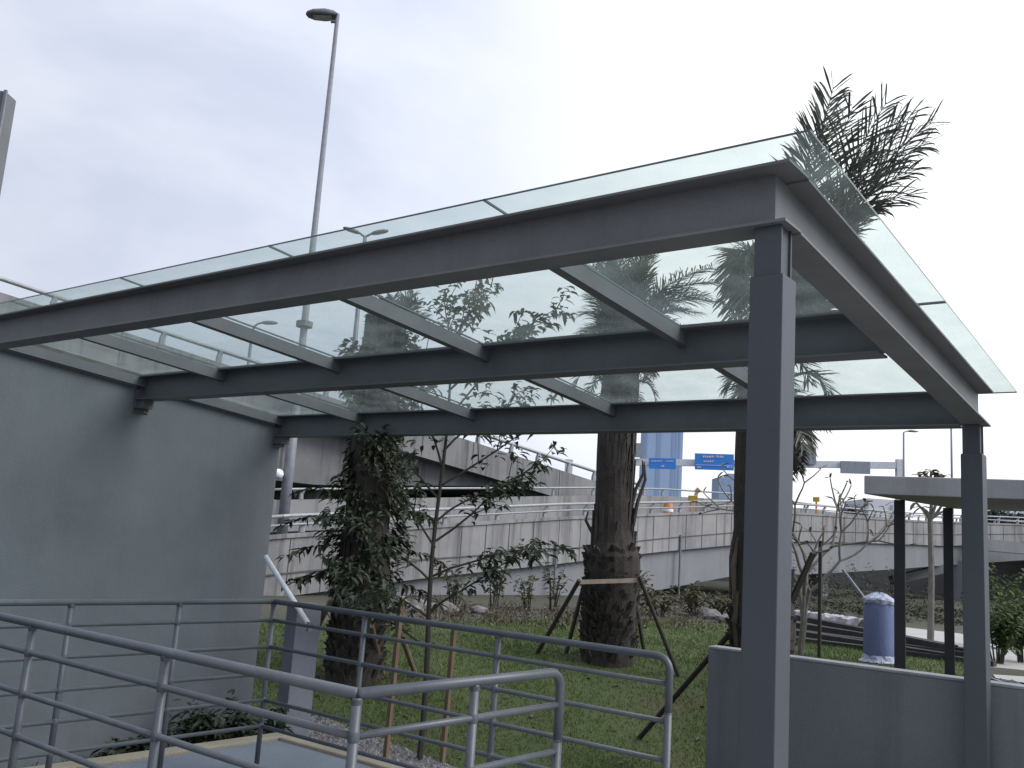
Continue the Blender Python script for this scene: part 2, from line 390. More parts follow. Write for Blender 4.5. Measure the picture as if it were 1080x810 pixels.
# ------------------------------------------------------------------ walls
w = MB(); w.box((WX-.2,-7,-1.1),(WX,3.72,H-.118), sh=lambda x, y: (zr(WX,y) if True else 0))
for i, v in enumerate(w.v):
    if v[2] < 1: w.v[i] = (v[0],v[1],-1.1)
tag(w.build('building_wall', MT['render'], loc=(0,0,0)), 'large plain grey rendered wall carrying the canopy beams', 'wall')
lwl = thing('low_wall', (-2.07,3.78,0), 'low grey rendered wall running behind both canopy columns', 'wall')
m = MB(); m.box((-2.07,3.782,-1.),(9,3.93,.782)); m.build('wall_body', MT['lowwall'], lwl, bevel=.008)
m = MB(); m.box((-2.075,3.777,.782),(9,3.935,.803)); m.build('coping', MT['wallcap'], lwl, bevel=.005)
pb = og(306,787); kp = (pb-CAM).dot(dv); hw = 14*kp/F; zt_ = at(306,637,kp).z
pr = MB(); pr.box((-hw,-hw,-.1),(hw,hw,zt_-pb.z-.03)); pr.box((-hw-.01,-hw-.01,zt_-pb.z-.03),(hw+.01,hw+.01,zt_-pb.z))
rot = Matrix.Rotation(-.28,4,'Z')
pr.v = [tuple(rot @ Vector(v) + pb) for v in pr.v]
tag(pr.build('wall_pier', MT['pier'], loc=pb, bevel=.008), 'short square pale grey pier standing at the end of the big grey wall', 'pier')

# ------------------------------------------------------------------ railings
def railing(name, label, pts, endbend, posts, zr_):
    t = thing(name, (pts[0][0],pts[0][1],0), label, 'railing')
    zt = 1.05; P = [Vector((x,y,zt)) for x, y in pts]
    e = P[-1]; d = (e-P[-2]).normalized(); r = .065
    arc = [e - d*r + d*r*math.sin(a) - Vector((0,0,r*(1-math.cos(a)))) for a in [i*math.pi/2/7 for i in range(8)]]
    m = MB(); 
    for i in range(len(P)-2): m.tube([P[i], P[i+1]], .0175, 14)
    m.tube([P[-2]]+arc+[Vector((e.x,e.y,.8))], .0172, 14)
    m.mesh([], [])
    m.build('handrail', MT['rail'], t, smooth=True)
    for (x, y) in posts:
        m = MB(); m.tube([(x,y,.021),(x,y,zt-.01)], .0158, 12); 
        for z in zr_:
            m.tube([(x,y,z-.016),(x,y,z-.012),(x,y,z+.012),(x,y,z+.016)], [.016,.0178,.0178,.016], 12, cap=False)
        m.tube([(x,y,.012),(x,y,.02)], .05, 14); m.tube([(x,y,zt-.03),(x,y,zt-.014)], [.016,.0195], 12, cap=False)
        p = m.build('post', MT['rail'], t)
        p.data.polygons.foreach_set('use_smooth', [len(f.vertices) == 4 for f in p.data.polygons])
    m = MB(); m.tube([(e.x,e.y,-.05),(e.x,e.y,.81)], .0172, 14); m.build('post', MT['rail'], t, smooth=True)
    for z in zr_:
        m = MB()
        for a, b in zip(P[:-1], P[1:]): m.tube([(a.x,a.y,z),(b.x,b.y,z)], .0115, 10)
        m.build('rail', MT['rail'], t, smooth=True)
ZR = [.933,.769,.602,.443,.287]
railing('handrail_fence', 'front grey tubular ramp railing turning a corner with a rounded end',
        [(-6.5,-1.55),(-.575,-1.55),(-.575,-.52)], 0,
        [(-.575,-1.55),(-1.55,-1.55),(-2.53,-1.55),(-3.5,-1.55),(-4.5,-1.55),(-.575,-1.02)], ZR)
railing('handrail_fence', 'back grey tubular railing between the plain wall and the lawn',
        [(-3.47,-5.),(-3.47,.43),(-.63,.43)], 0,
        [(-3.47,.43),(-3.47,-.25),(-3.47,-.9),(-3.47,-1.9),(-3.47,-2.9),(-2.63,.43),(-1.63,.43)], ZR)

# ------------------------------------------------------------------ plants
def leafq(m, p, d, ln, wd, droop=.3, mi=0):
    d = Vector(d).normalized(); s = d.cross(Vector((U(-.4,.4),U(-.4,.4),1)))
    if s.length < .01: s = Vector((1,0,0))
    s.normalize(); p = Vector(p)
    u = s.cross(d)*(wd*U(.05,.3)); dn = Vector((0,0,-droop*ln))
    a = p+d*ln*.28+dn*.1; b = p+d*ln*.68+dn*.45; tip = p+d*ln+dn
    m.mesh([p, a+s*wd*.45+u, b+s*wd*.42+u, tip, b-s*wd*.42+u, a-s*wd*.45+u, a, b], ((0,1,6),(1,2,7,6),(2,3,7),(0,6,5),(6,7,4,5),(7,3,4)), mi)
def rdir(up=(-1,1)):
    a = R()*6.283; z = U(*up); r = math.sqrt(max(0,1-z*z)) if abs(z) < 1 else 0
    return Vector((math.cos(a)*r, math.sin(a)*r, z))
def frond_pts(m, pts, leaf, n, mi, stem, fold, lw=.0085):
    k = len(pts)-1; ds = [(pts[min(i+1,k)]-pts[max(i-1,0)]).normalized() for i in range(k+1)]
    m.tube(pts, [stem*(1-.85*i/k) for i in range(k+1)], 5, mi)
    for i in range(n):
        t = .10+.90*(i+R()*.7)/n; f = t*k; j = min(int(f), k-1); q = pts[j].lerp(pts[j+1], f-j); dd = ds[j]
        side = dd.cross(Vector((0,0,1)))
        if side.length < .05: side = Vector((1,0,0))
        side.normalize(); upv = side.cross(dd)
        L = leaf*(math.sin(math.pi*(.2+.70*t))**.6)*U(.75,1.1); sag = U(.05,.5)
        for s in (-1, 1):
            ld = (side*s*U(.55,.95) + dd*U(.6,1.1) + upv*U(-.25,fold)).normalized()
            w = lw*U(.75,1.3); nrm = ld.cross(dd)
            if nrm.length < .01: nrm = upv
            nrm.normalize(); wv = (nrm*U(-.7,.7)+ld.cross(nrm)).normalized()*w
            a = q + ld*L*.5 - Vector((0,0,L*.04*sag)); c = q + ld*L*.8 - Vector((0,0,L*.2*sag)); b = q + ld*L - Vector((0,0,L*.55*sag))
            m.mesh([q-wv*.5, q+wv*.5, a+wv, a-wv, c+wv*.7, c-wv*.7, b], ((0,1,2,3),(3,2,4,5),(5,4,6)), mi)
def frond(m, p, d, ln, droop, leaf=.42, n=46, mi=0, stem=.02, fold=.5, mis=0):
    p = Vector(p); d = Vector(d).normalized(); pts = [p.copy()]; k = 16
    for i in range(k):
        d = (d + Vector((0,0,-droop/k*(.4+1.4*i/k)))).normalized(); p = p + d*ln/k; pts.append(p.copy())
    frond_pts(m, pts, leaf, int(n*1.7), mi, stem, fold)
def frond_to(m, p, c, e, leaf=.45, n=90, stem=.022, fold=.4, lw=.0085):
    p, c, e = Vector(p), Vector(c), Vector(e)
    frond_pts(m, [p*(1-t)**2+c*2*t*(1-t)+e*t*t for t in [i/16 for i in range(17)]], leaf, n, 0, stem, fold, lw)

def palm_trunk(base, h, r_low, r_up, hb, parent, boots=True):
    base = Vector(base); m = MB(); pts = []; rr = []
    for i in range(26):
        z = h*i/25; pts.append(base+Vector((.03*math.sin(z*1.3),.03*math.cos(z),z-.05)))
        t = min(1, max(0,(z-hb)/.35)); rr.append((r_low*(1.06-.1*math.sin(z*2.2)))*(1-t)+r_up*t*(1-.12*(z-hb)/h if z > hb else 1))
    m.tube(pts, rr, 18)
    if boots:                                        # old leaf bases
        nr = int(h/.06)
        for i in range(nr):
            z = .02+i*.06; low = z < hb+.05; t = min(1,max(0,(z-hb)/.35)); r_ = r_low*(1-t)+r_up*t
            nk = 15 if low else 9
            for k in range(nk):
                if not low and R() < .3: continue
                a = i*.41+k*6.283/nk+U(-.2,.2); o_ = Vector((math.cos(a),math.sin(a),0)); sd = Vector((-o_.y,o_.x,0))
                p = base+o_*(r_*.96)+Vector((0,0,z+U(-.03,.03))); w_ = U(.035,.065) if low else U(.015,.035); hh = U(.08,.19) if low else U(.25,.6)
                out = U(.02,.10) if low else U(.0,.02)
                tip = p+o_*out+Vector((0,0,hh))+sd*U(-.02,.02)
                m.mesh([p-sd*w_, p+sd*w_, tip+sd*w_*.4, tip-sd*w_*.4, p-sd*w_-o_*.06, p+sd*w_-o_*.06, tip-o_*.07], ((0,1,2,3),(1,5,6,2),(4,0,3,6),(2,6,3)))
    return m.build('trunk', MT['bark' if r_low > .2 else 'trunk2'], parent)
toR = Vector((rv.x,rv.y,0)).normalized(); toC = Vector((-dv.x,-dv.y,0)).normalized()
def cdir(right, near, up): return (toR*right + toC*near + Vector((0,0,up))).normalized()

# palm on the lawn, propped
P1 = og(640,697); D1 = (P1-CAM).dot(dv); k1 = D1/13.2; print('D1',D1,P1)
def hz(P, k, h): return 1.5+(h-1.5)*k-P.z
p1 = thing('palm_tree', P1, 'shaggy palm with a wooden prop frame on the middle of the lawn', 'palm tree')
palm_trunk(P1, hz(P1,k1,4.7), .37*k1, .27*k1, hz(P1,k1,1.45), p1)
top = P1+Vector((0,0,hz(P1,k1,4.2))); m = MB()
for i in range(24):
    frond(m, top+rdir((-.2,.5))*.14+Vector((0,0,U(-.2,.6))), cdir(U(-.55,.5),U(-.7,.7),U(1.1,2.6)), U(1.2,1.75), U(.4,1.2), .36, 48)
dp_ = D1
for (ex, ey, ch, dd) in ((768,322,.95,-.2),(762,300,1.1,.2),(752,282,1.0,-.4),(735,330,.7,-.3),(722,345,.5,.2),(745,312,.85,.5),(705,338,.35,-.4),(718,325,.6,.4),(616,352,.45,-.2),(619,330,.6,.2),(624,310,.6,-.4),(632,345,.4,.5)):
    e = at(ex,ey,dp_+dd); sgn = 1 if ex > 660 else -1
    c = top+toR*sgn*(.35*abs((e-top).dot(toR)))+Vector((0,0,ch*1.25+.25)); frond_to(m, top+Vector((0,0,U(0,.4))), c, e, .42, 80, .02, .3)
for i in range(26):                                  # hanging leaflets under the crown
    frond(m, top+rdir((-.3,.3))*.2+Vector((0,0,U(-.2,.5))), cdir(U(-.8,.8),U(-.8,.8),U(-.1,.8)), U(.45,.8), U(2.,4.), .3, 20)
m.build('crown', MT['frond'], p1)
m = MB()
for i in range(14):
    frond(m, top+rdir((-.9,-.2))*.2+Vector((0,0,-.2)), cdir(U(-1,1),U(-1,1),U(-.2,.4)), U(.4,.7), U(2.5,4.5), .2, 18)
m.build('dead_fronds', MT['dead'], p1)
m = MB()                                             # long grey petioles along the upper trunk
for i in range(60):
    a = R()*6.28; rr = .265*k1; z = hz(P1,k1,U(1.4,3.5)); q = P1+Vector((math.cos(a)*rr,math.sin(a)*rr,z)); k = U(-.01,.035)
    m.bar(q, q+Vector((math.cos(a)*k,math.sin(a)*k,U(.5,1.0))), U(.025,.05), .02)
for (sx, z0, hh) in ((.27,1.9,1.0),(.24,2.2,.7),(-.26,1.6,.5)):
    sg = 1 if sx > 0 else -1
    q = P1+toR*sx*k1+toC*.1+Vector((0,0,hz(P1,k1,z0))); m.tube([q, q+toR*.05*sg+Vector((0,0,.35*hh)), q+toR*.16*sg+Vector((0,0,.72*hh)), q+toR*.13*sg+Vector((0,0,hh))], [.035,.03,.025,.01], 6)
m.build('leaf_stubs', MT['trunk2'], p1)
pf = thing('palm_prop', P1, 'wooden prop frame with a pale crossbar around the lawn palm', 'tree prop')
m = MB(); db = D1-.45; m.bar(at(609,614,db), at(677,612,db), .05, .06); m.build('cross_bar', MT['palewood'], pf)
m = MB(); m.bar(at(609,616,db+.9), at(675,614,db+.9), .05, .05); m.build('cross_bar', MT['wood'], pf)
for (a, b, da) in (((611,612),(566,690),db-.03),((674,608),(716,714),db-.03),((664,598),(680,690),db+.95),((617,612),(597,690),db+.95)):
    f = og(b[0],b[1]); m = MB(); m.tube([at(a[0],a[1],da), f], .032, 8); m.build('leg', MT['darkwood'], pf)

# palm behind the front column
P2 = at(804,600,10.); P2.z = gz(P2.x,P2.y); k2 = 1.15; print('P2',P2)
p2 = thing('palm_tree', P2, 'tall palm behind the front column with fronds above the glass corner', 'palm tree')
palm_trunk(P2, hz(P2,k2,3.5), .262*k2, .255*k2, hz(P2,k2,1.0), p2)
top = P2+toR*.12+Vector((0,0,hz(P2,k2,3.2))); m = MB()
for (ex, ey, dd, bend) in ((879,92,0,-.02),(872,112,.3,-.08),(900,112,-.3,.03),(935,108,-.2,.16),(948,122,.3,.18),(966,116,0,.30),(985,128,-.1,.42),(975,152,.3,.42),(962,178,-.3,.42),(958,205,.1,.44),
        (925,218,.4,.34),(912,165,.5,.12),(856,140,.1,-.1),(922,335,0,.62),(915,305,.3,.55),(908,358,-.3,.6),(902,290,-.5,.45)):
    e = at(ex,ey,9.8+dd); s0 = top+toR*.06+rdir()*.06+Vector((0,0,U(-.1,.35))); mid = s0.lerp(e,.55)+Vector((0,0,.1+bend*1.25))-toR*(.14+bend*.55)
    frond_to(m, s0, mid, e, .62, 58, .022, .22, .0105)
for (cx, cy, ex, ey, dd) in ((772,228,768,335,0),(778,225,776,345,.3),(786,230,786,342,-.3),(768,240,770,305,.4),(780,235,781,318,-.2),(790,240,792,350,.2)):
    frond_to(m, at(806,285,9.9), at(cx,cy,9.8+dd), at(ex,ey,9.8+dd), .34, 46, .016, .1, .011)
for (a, b, c, l, dr) in ((-.4,.2,.9,1.0,3.2),(-.5,-.1,.7,.95,2.8),(-.3,.5,.6,.9,2.6),(-.6,.2,.35,.8,2.6),(-.5,.4,.9,1.0,3.),(-.35,0,1.3,1.1,3.4)):
    frond(m, top+rdir()*.08, cdir(a,b,c), l*.72, dr, .34, 44)
for i in range(16):
    frond(m, top+rdir((-.3,.3))*.2+Vector((0,0,U(-.5,.3))), cdir(U(-.4,.9),U(-.8,.8),U(-.1,.6)), U(.4,.75), U(2.5,4.), .28, 20)
m.build('crown', MT['frond'], p2)
m = MB()
for i in range(20):
    frond(m, top+rdir((-.9,0))*.2+Vector((0,0,U(-.6,-.1))), cdir(U(-.8,.35),U(-1,1),U(-.3,.3)), U(.3,.55), U(3,5), .17, 16)
for i in range(3):
    q = P2+toR*U(-.30,-.27)+toC*U(-.1,.2)+Vector((0,0,hz(P2,k2,U(1.0,2.))))
    m.tube([q, q+toR*U(-.08,-.02)+Vector((0,0,-.3)), q+toR*U(-.03,.04)+Vector((0,0,-.75))], [.012,.03,.015], 6)
m.build('dead_fronds', MT['dead'], p2)
m = MB()
q = at(832,640,9.8); m.bar(q, at(858,583,9.6), .06, .03); m.bar(at(835,600,9.8), at(828,655,9.8), .06, .03)
m.build('leaf_stub', MT['darkwood'], p2)
for (a, d_, b, lab) in (((790,645),9.75,(674,779),'dark leaning timber stake running from the lawn to the hidden palm trunk'),):
    m = MB(); f = og(b[0],b[1]); m.tube([at(a[0],a[1],d_), f], .03, 8)
    tag(m.build('timber_stake', MT['darkwood'], loc=f), lab, 'stake')

# vine-covered palm beside the wall
P3 = og(372,716); D3 = (P3-CAM).dot(dv); k3 = D3/10.2; print('D3',D3,P3)
p3 = thing('palm_tree', P3, 'palm wrapped in dark climbing leaves beside the grey wall', 'palm tree')
palm_trunk(P3, hz(P3,k3,3.7), .29*k3, .25*k3, hz(P3,k3,1.0), p3)
m = MB()
for i in range(6200):
    z0 = .75+3.0*R()**.9; z = hz(P3,k3,z0); a = R()*6.28
    bulge = .28+.09*math.sin(z*2.9+a*2)+.07*math.sin(a*5+z*6)+.06*math.exp(-((z0-1.4)/.6)**2); r_ = bulge*k3*U(.72,1.12)
    if math.sin(a*3+z*5)+math.sin(z*8.3-a*2) < -1.1: continue
    q = P3+Vector((math.cos(a)*r_,math.sin(a)*r_,z)); leafq(m, q, (math.cos(a)+U(-.6,.6),math.sin(a)+U(-.6,.6),U(-.7,.4)), U(.07,.15), U(.04,.08), .4)
def sprig(m, p, d, ln, nleaf, ls, mi=0):
    p = Vector(p); d = Vector(d).normalized(); q = p.copy()
    for i in range(nleaf):
        t = i/nleaf; q = p + d*ln*t + Vector((0,0,-.35*ln*t*t)); leafq(m, q, d*.5+rdir((-.8,.2)), ls*U(.7,1.2), ls*.36, .35, mi)
for (px, py, dx, up) in ((352,600,-1,-.1),(350,545,-1,.1),(348,575,-.9,0),(356,640,-1,-.2),(360,520,-1,.3),(425,580,.9,0),(428,540,.9,.1),(420,615,.9,-.1),(352,610,-1,.2)):
    sprig(m, at(px,py,D3-.2), toR*dx+Vector((0,0,up)), U(.3,.55)*k3, 40, .14)
m.build('vine', MT['vine'], p3)
top = P3+Vector((0,0,hz(P3,k3,3.55))); m = MB()
for i in range(16):
    frond(m, top+rdir((-.2,.5))*.1, cdir(U(-.3,.75),U(-.6,.6),U(1,2.4)), U(.55,.85)*k3, U(.5,1.6), .3, 36)
m.build('crown', MT['frond'], p3)
m = MB()
for i in range(9):
    frond(m, top+Vector((0,0,-.15)), cdir(U(-1,-.3),U(-.4,.4),U(.1,1.)), U(.45,.75), U(.4,1.6), .1, 12)
for i in range(10):
    frond(m, top+rdir((-.9,0))*.2, cdir(U(-1,1),U(-1,1),U(-.2,.4)), U(.4,.6), U(3,5), .2, 18)
m.build('dead_fronds', MT['dead'], p3)
pf = thing('palm_prop', P3, 'brown timber props leaning on the leaf-wrapped palm', 'tree prop')
for (a, b) in (((350,632),(312,706)),((417,652),(439,714)),((392,660),(404,712))):
    m = MB(); m.tube([at(a[0],a[1],D3-.35), og(b[0],b[1])], .035, 8); m.build('leg', MT['wood'], pf)
a = at(280,587,kp+.35); c = at(327,661,kp-.2); wp = thing('white_brace', c, 'slim white diagonal brace between the wall end and the square pier', 'brace')
m = MB(); m.tube([a,c], .03, 10); m.build('bar', MT['white'], wp, smooth=True)
m = MB(); m.bar(c-Vector((0,0,.05)), c+Vector((0,0,.05)), .07, .03); m.build('end_bracket', MT['pole'], wp)

# young leafy tree with stakes
P4 = og(441,803); k4 = (P4-CAM).dot(dv)/6.55; print('P4',P4,k4)
t4 = thing('young_tree', P4, 'slender young tree with big drooping dark leaves behind the railing', 'tree')
m = MB(); tr = [P4+Vector((.02*math.sin(z*2.1),.02*math.cos(z*1.7),z)) for z in [i*hz(P4,k4,3.1)/15 for i in range(16)]]
m.tube(tr, [.036-.0017*i for i in range(16)], 8)
lf = MB()
def leafspray(q, d, n, ls):
    for i in range(n):
        a = rdir((-.5,.5)); leafq(lf, q+rdir()*.08, d*.5+a, ls*U(.8,1.35), ls*U(.36,.5), U(.3,.8))
br = [(.75,-.75,.1,.45,.55),(.95,-.5,.2,.5,.5),(1.0,.8,.1,.62,.6),(1.2,-.75,0,.55,.7),(1.25,.9,.1,.7,.5),(1.45,-.5,.4,.5,.7),(1.5,.8,.2,.75,.65),(1.65,.75,-.3,.6,.8),(1.8,-.7,.1,.5,.8),
      (1.9,.75,.15,.8,.6),(2.05,-.45,.2,.5,1.),(2.15,.7,0,.6,.9),(2.35,.6,.3,.6,1.1),(2.45,-.5,0,.45,1.),(2.6,.6,.1,.6,.9),(2.75,.75,0,.75,.6),(2.85,.3,.2,.4,1.2),(2.95,-.3,0,.3,1.2),(3.0,.55,0,.4,.8)]
for (z, rt, nr, ln, up) in br:
    ln *= k4; p = P4+Vector((0,0,hz(P4,k4,z))); d = cdir(rt,nr+U(-.4,.25),up); pts = [p]; 
    for i in range(6):
        d = (d+Vector((0,0,-.05))+rdir()*.12).normalized(); pts.append(pts[-1]+d*ln*1.25/6)
    m.tube(pts, [.015-.0018*i for i in range(7)], 5)
    for i in (2,3,4,5,6):
        leafspray(pts[i], d, 9 if i < 6 else 14, .12)
        e = pts[i]+(d+rdir((-.3,.6))*.9).normalized()*U(.12,.28)*k4; m.tube([pts[i],e], [.008,.004], 4); leafspray(e, d, 13, .12)
m.build('trunk', MT['yb'], t4); lf.build('crown', MT['leaf'], t4)
for (b, z, lab) in (((406,806),1.08,'brown timber stake on the wall side of the young tree'),((466,806),.92,'brown timber stake on the open lawn side of the young tree')):
    f = og(b[0],b[1]); kk = (f-CAM).dot(dv)/6.6; z = hz(f,kk,z); m = MB(); m.bar(f-Vector((0,0,.1)), f+Vector((U(-.02,.02),.03,z)), .048, .048, up=(0,1,0))
    tag(m.build('timber_stake', MT['wood'], loc=f), lab, 'stake', 'timber stakes at the young tree')

# bare frangipani trees
def frangi(P, h, spec, nm, lab, leafy=0, seed=3, r=.045):
    random.seed(seed)
    t = thing('frangipani_tree', P, lab, 'tree'); m = MB(); tips = []
    def grow(p, d, ln, r_, lev):
        pts = [p]; 
        for i in range(4):
            d = (d+rdir()*.16+Vector((0,0,.07))).normalized(); pts.append(pts[-1]+d*ln/4)
        m.tube(pts, [r_*(1-.08*i) for i in range(5)], 7)
        if lev == 0: tips.append((pts[-1], d)); return
        k = 3 if R() < .45 else 2; a0 = R()*6.28
        for i in range(k):
            a = a0+i*6.283/k; x = d.cross(Vector((.3,.5,.2))).normalized(); y = d.cross(x)
            grow(pts[-1], (d+(x*math.cos(a)+y*math.sin(a))*U(.55,.9)).normalized(), ln*U(.62,.85), r_*.74, lev-1)
    for (d, ln, lev) in spec: grow(P+Vector((0,0,-.05)), d, ln, r, lev)
    m.build('trunk', MT['twig'], t)
    lf = MB()
    for p, d in tips:
        for i in range(leafy if R() < .5 else max(1,leafy//3)): leafq(lf, p, d*.6+rdir((-.2,.6)), U(.14,.26), U(.04,.07), .3)
    lf.build('crown', MT['weed'], t); random.seed(seed+50)
    return t
Pf = og(844,692)
frangi(Pf, 3, [(cdir(.30,0,1),1.15,4),(cdir(-.1,.2,1),1.1,3),(cdir(.08,-.3,1.2),1.25,3)], '', 'bare branching frangipani behind the low wall and the front column', 2, 5, .042)
m = MB(); f = og(864,695); m.bar(f, f+Vector((0,0,1.95)), .05, .05, up=(0,1,0)); tag(m.build('timber_stake', MT['darkwood'], loc=f), 'upright dark stake standing beside the bare frangipani', 'stake')
Pf2 = at(981,640,21); Pf2.z = 0
t5 = thing('frangipani_tree', Pf2, 'slim tree with a tuft of leaves showing above the flat shelter roof', 'tree')
m = MB(); fk = at(981,548,21); m.tube([Pf2, Pf2.lerp(fk,.5)+toR*.03, fk], [.075,.065,.055], 7); lf = MB()
def small_branch(p, e, k):
    m.tube([p, p.lerp(e,.5)+rdir()*.05, e], [.04,.032,.022], 6)
    for i in range(k): leafq(lf, e, rdir((-.5,.6)), U(.18,.32), U(.06,.09), .5)
for (ex, ey, k) in ((972,535,5),(995,530,5),(1002,536,4),(966,530,3),(990,520,3)): small_branch(fk, at(ex,ey,21), k)
up = at(984,512,21); m.tube([fk, up], [.045,.035], 6)
for (ex, ey, k) in ((974,499,9),(982,497,9),(990,500,9),(996,502,6),(969,502,6)): small_branch(up, at(ex,ey,21), k)
m.build('trunk', MT['twig'], t5); lf.build('crown', MT['weed'], t5)

# shrubs and weeds
def bush(P, rad, h, n, ls, mt, name, lab, cat, group=None, stems=7):
    P = Vector(P); t = thing(name, P, lab, cat, group); m = MB(); lf = MB()
    for s in range(stems):
        a = R()*6.28; e = P+Vector((math.cos(a)*rad*U(.3,1),math.sin(a)*rad*U(.3,1),h*U(.6,1.05))); c = P.lerp(e,.5)+Vector((0,0,h*.12))
        b0 = P+Vector((math.cos(a),math.sin(a),0))*rad*.15
        m.tube([b0, c, e], [.012+.004*h,.008+.003*h,.004], 5)
        for i in range(n//stems):
            k = U(.25,1.05); q = (b0.lerp(c,k*2) if k < .5 else c.lerp(e,(k-.5)*2))+rdir()*rad*.28*U(.2,1)
            leafq(lf, q, rdir((-.5,.7)), ls*U(.7,1.3), ls*.42, .3)
    m.build('stem', MT['yb'], t); lf.build('foliage', mt, t)
lab0 = ['thin leafy weed against the concrete girder, nearest the vine-wrapped palm','taller weed sprig by the girder between the two lawn palms','leafy weed close to the wooden prop frame','small dark-headed weed just beside the prop frame leg']
for i, (px, py, D, h, n, rr) in enumerate(((478,655,21,1.1,130,.5),(520,655,22,1.2,130,.5),(556,652,22.5,.9,100,.45),(582,650,23,1.3,120,.4))):
    P = at(px,py,D); P.z = -.02; bush(P, rr, h, n, .16, MT['weed'], 'weed_plant', lab0[i], 'weed', 'weeds at the foot of the ramp')
for i, (px, py, D, h, n, rr, lab) in enumerate(((694,650,24,.75,300,.8,'bushy green shrub just beyond the lawn beside the lawn palm'),(730,650,25,.8,300,.8,'bushy green shrub beyond the lawn in the middle of the gap to the front column'),(757,650,25.5,.6,200,.6,'low shrub beyond the lawn close to the front column'),(660,648,25,1.0,340,.9,'dense shrub behind the lawn palm trunk below the girder end'))):
    P = at(px,py,D); P.z = -.02; bush(P, rr, h, n, .17, MT['weed'], 'shrub', lab, 'shrub', 'shrubs beyond the lawn', 9)
m = MB()
for i in range(3400):
    px = U(430,830); D = U(19.5,27) if px > 640 else U(17.5,23); P = at(px,640,D); q = Vector((P.x,P.y,-.02)); h = U(.06,.34)*(.4+abs(math.sin(px*.05)))
    d = rdir((.3,1)); m.face([q-toR*.012, q+toR*.012, q+d*h])
    if R() < .4: leafq(m, q+d*h*.7, rdir((-.3,.6)), U(.06,.14), .05, .3)
o = m.build('undergrowth', MT['dryw']); o['kind'] = 'stuff'; tag(o, 'brown dry weeds along the far edge of the lawn', 'undergrowth')
m = MB()
for i in range(11000):
    px = U(836,1120); D = U(29,42); P = at(px,640,D); q = Vector((P.x,P.y,0)); h = (U(.05,1.5) if px < 950 else U(.02,.9))*max(.1,math.sin(px*.09+D*.7)+.35*math.sin(px*.31))
    leafq(m, q+Vector((0,0,h)), rdir((-.4,.7)), U(.08,.2), U(.03,.07), .3)
o = m.build('ground_cover', MT['gcover']); o['kind'] = 'stuff'; tag(o, 'rough green undergrowth below the bridge beyond the footpath', 'undergrowth')
for i, (px, D, h, n, rr, lab) in enumerate(((1052,17,1.0,600,.55,'yellow-green leafy bush next to the back canopy column'),(1080,17.5,1.25,700,.7,'yellow-green bush cut by the edge of the picture'),(1066,20.5,1.7,520,.8,'taller bush standing behind the two yellow-green ones'))):
    P = at(px,680,D); P.z = 0; bush(P, rr, h, n, .15, MT['shrub'], 'shrub', lab, 'shrub', 'bushes beside the footpath', 11)
for i, (px, py, h, rr, lab) in enumerate(((262,800,.5,.42,'dark leafy plant in the low bed closest to the square pier'),(222,802,.5,.45,'dark leafy plant in the low bed, second from the pier'),(185,806,.36,.38,'low dark plant in the bed near the wall foot'),(120,812,.2,.3,'small dark plant lying low in the bed away from the pier'))):
    bush(og(px,py), rr, h, 520, .12, MT['vine'], 'bed_plant', lab, 'plant', 'plants in the low bed', 9)
bg = MB(); cnt = 0
while cnt < 9000:
    x = U(-7.75,-3.75); y = U(-2,4.)
    cnt += 1
    if not BX(x,y): continue
    d = rdir((.3,1)); h = U(.04,.13); z = gz(x,y); bg.face([(x-.008,y,z),(x+.008,y,z),(x+d.x*h,y+d.y*h,z+d.z*h)])
o = bg.build('weeds', MT['vine']); o['kind'] = 'stuff'; tag(o, 'low dark weeds covering the bed along the wall', 'weeds')
labr = ['largest pale rubble lump at the ramp foot','pale rubble lump next to the largest one','flat pale rubble lump behind the young tree','small grey rubble lump near the weeds','broken concrete lump at the lawn edge by the vine-wrapped palm','round rubble lump between young tree and weeds','pale stone by the shrub near the front column','flat stone lying in the dry weeds by the front column']
for i, (px, py, D, s) in enumerate(((415,652,19.5,.38),(438,654,19.7,.30),(470,655,20,.26),(505,655,20.5,.2),(392,650,19,.35),(455,650,20.2,.24),(765,652,23,.25),(748,655,24,.3))):
    bm = bmesh.new(); bmesh.ops.create_icosphere(bm, subdivisions=2, radius=s)
    for v in bm.verts: v.co *= U(.72,1.18); v.co.z *= .62
    me = bpy.data.meshes.new('rubble_rock'); bm.to_mesh(me); bm.free(); me.materials.append(MT['rock'])
    o = bpy.data.objects.new('rubble_rock', me); col.objects.link(o); P = at(px,py,D); o.location = (P.x,P.y,s*.3); tag(o, labr[i], 'rock', 'rubble at the foot of the ramp')

# ------------------------------------------------------------------ near ramp bridge
#      px    D   top   line  bot   girder bottom
RT = [(170,20.5,575,622,640,0),(300,22,563,605,630,0),(450,26,553.5,590,610,0),(590,31,545,580,595,0),(655,34,542.5,573,587,632),(700,36.5,541,568,582,622),(785,41.5,538,561,574,605.5),
      (850,46,541,560,571,606),(950,54,548,563,574,600),(1000,58,550,564,576,596),(1090,62,553,563,571,590),(1250,69,560,570,580,598)]
br1 = thing('ramp_bridge', onz(600,640,0), 'curved concrete road ramp with panelled parapet crossing behind the lawn', 'bridge')
XS = list(range(170,1251,12))
def zt(px, py, D): return at(px, py, D)
def strip(m, A, B, mi=0):
    for i in range(len(A)-1): m.mesh([A[i],A[i+1],B[i+1],B[i]], ((0,1,2,3),), mi)
def back(p, w, z=None):                       # a point w metres farther from the camera, same or given height
    h = Vector((p.x-CAM.x,p.y-CAM.y,0)).normalized(); q = p+h*w
    if z is not None: q.z = z
    return q
T, Ln_, Bt, Gb = [], [], [], []
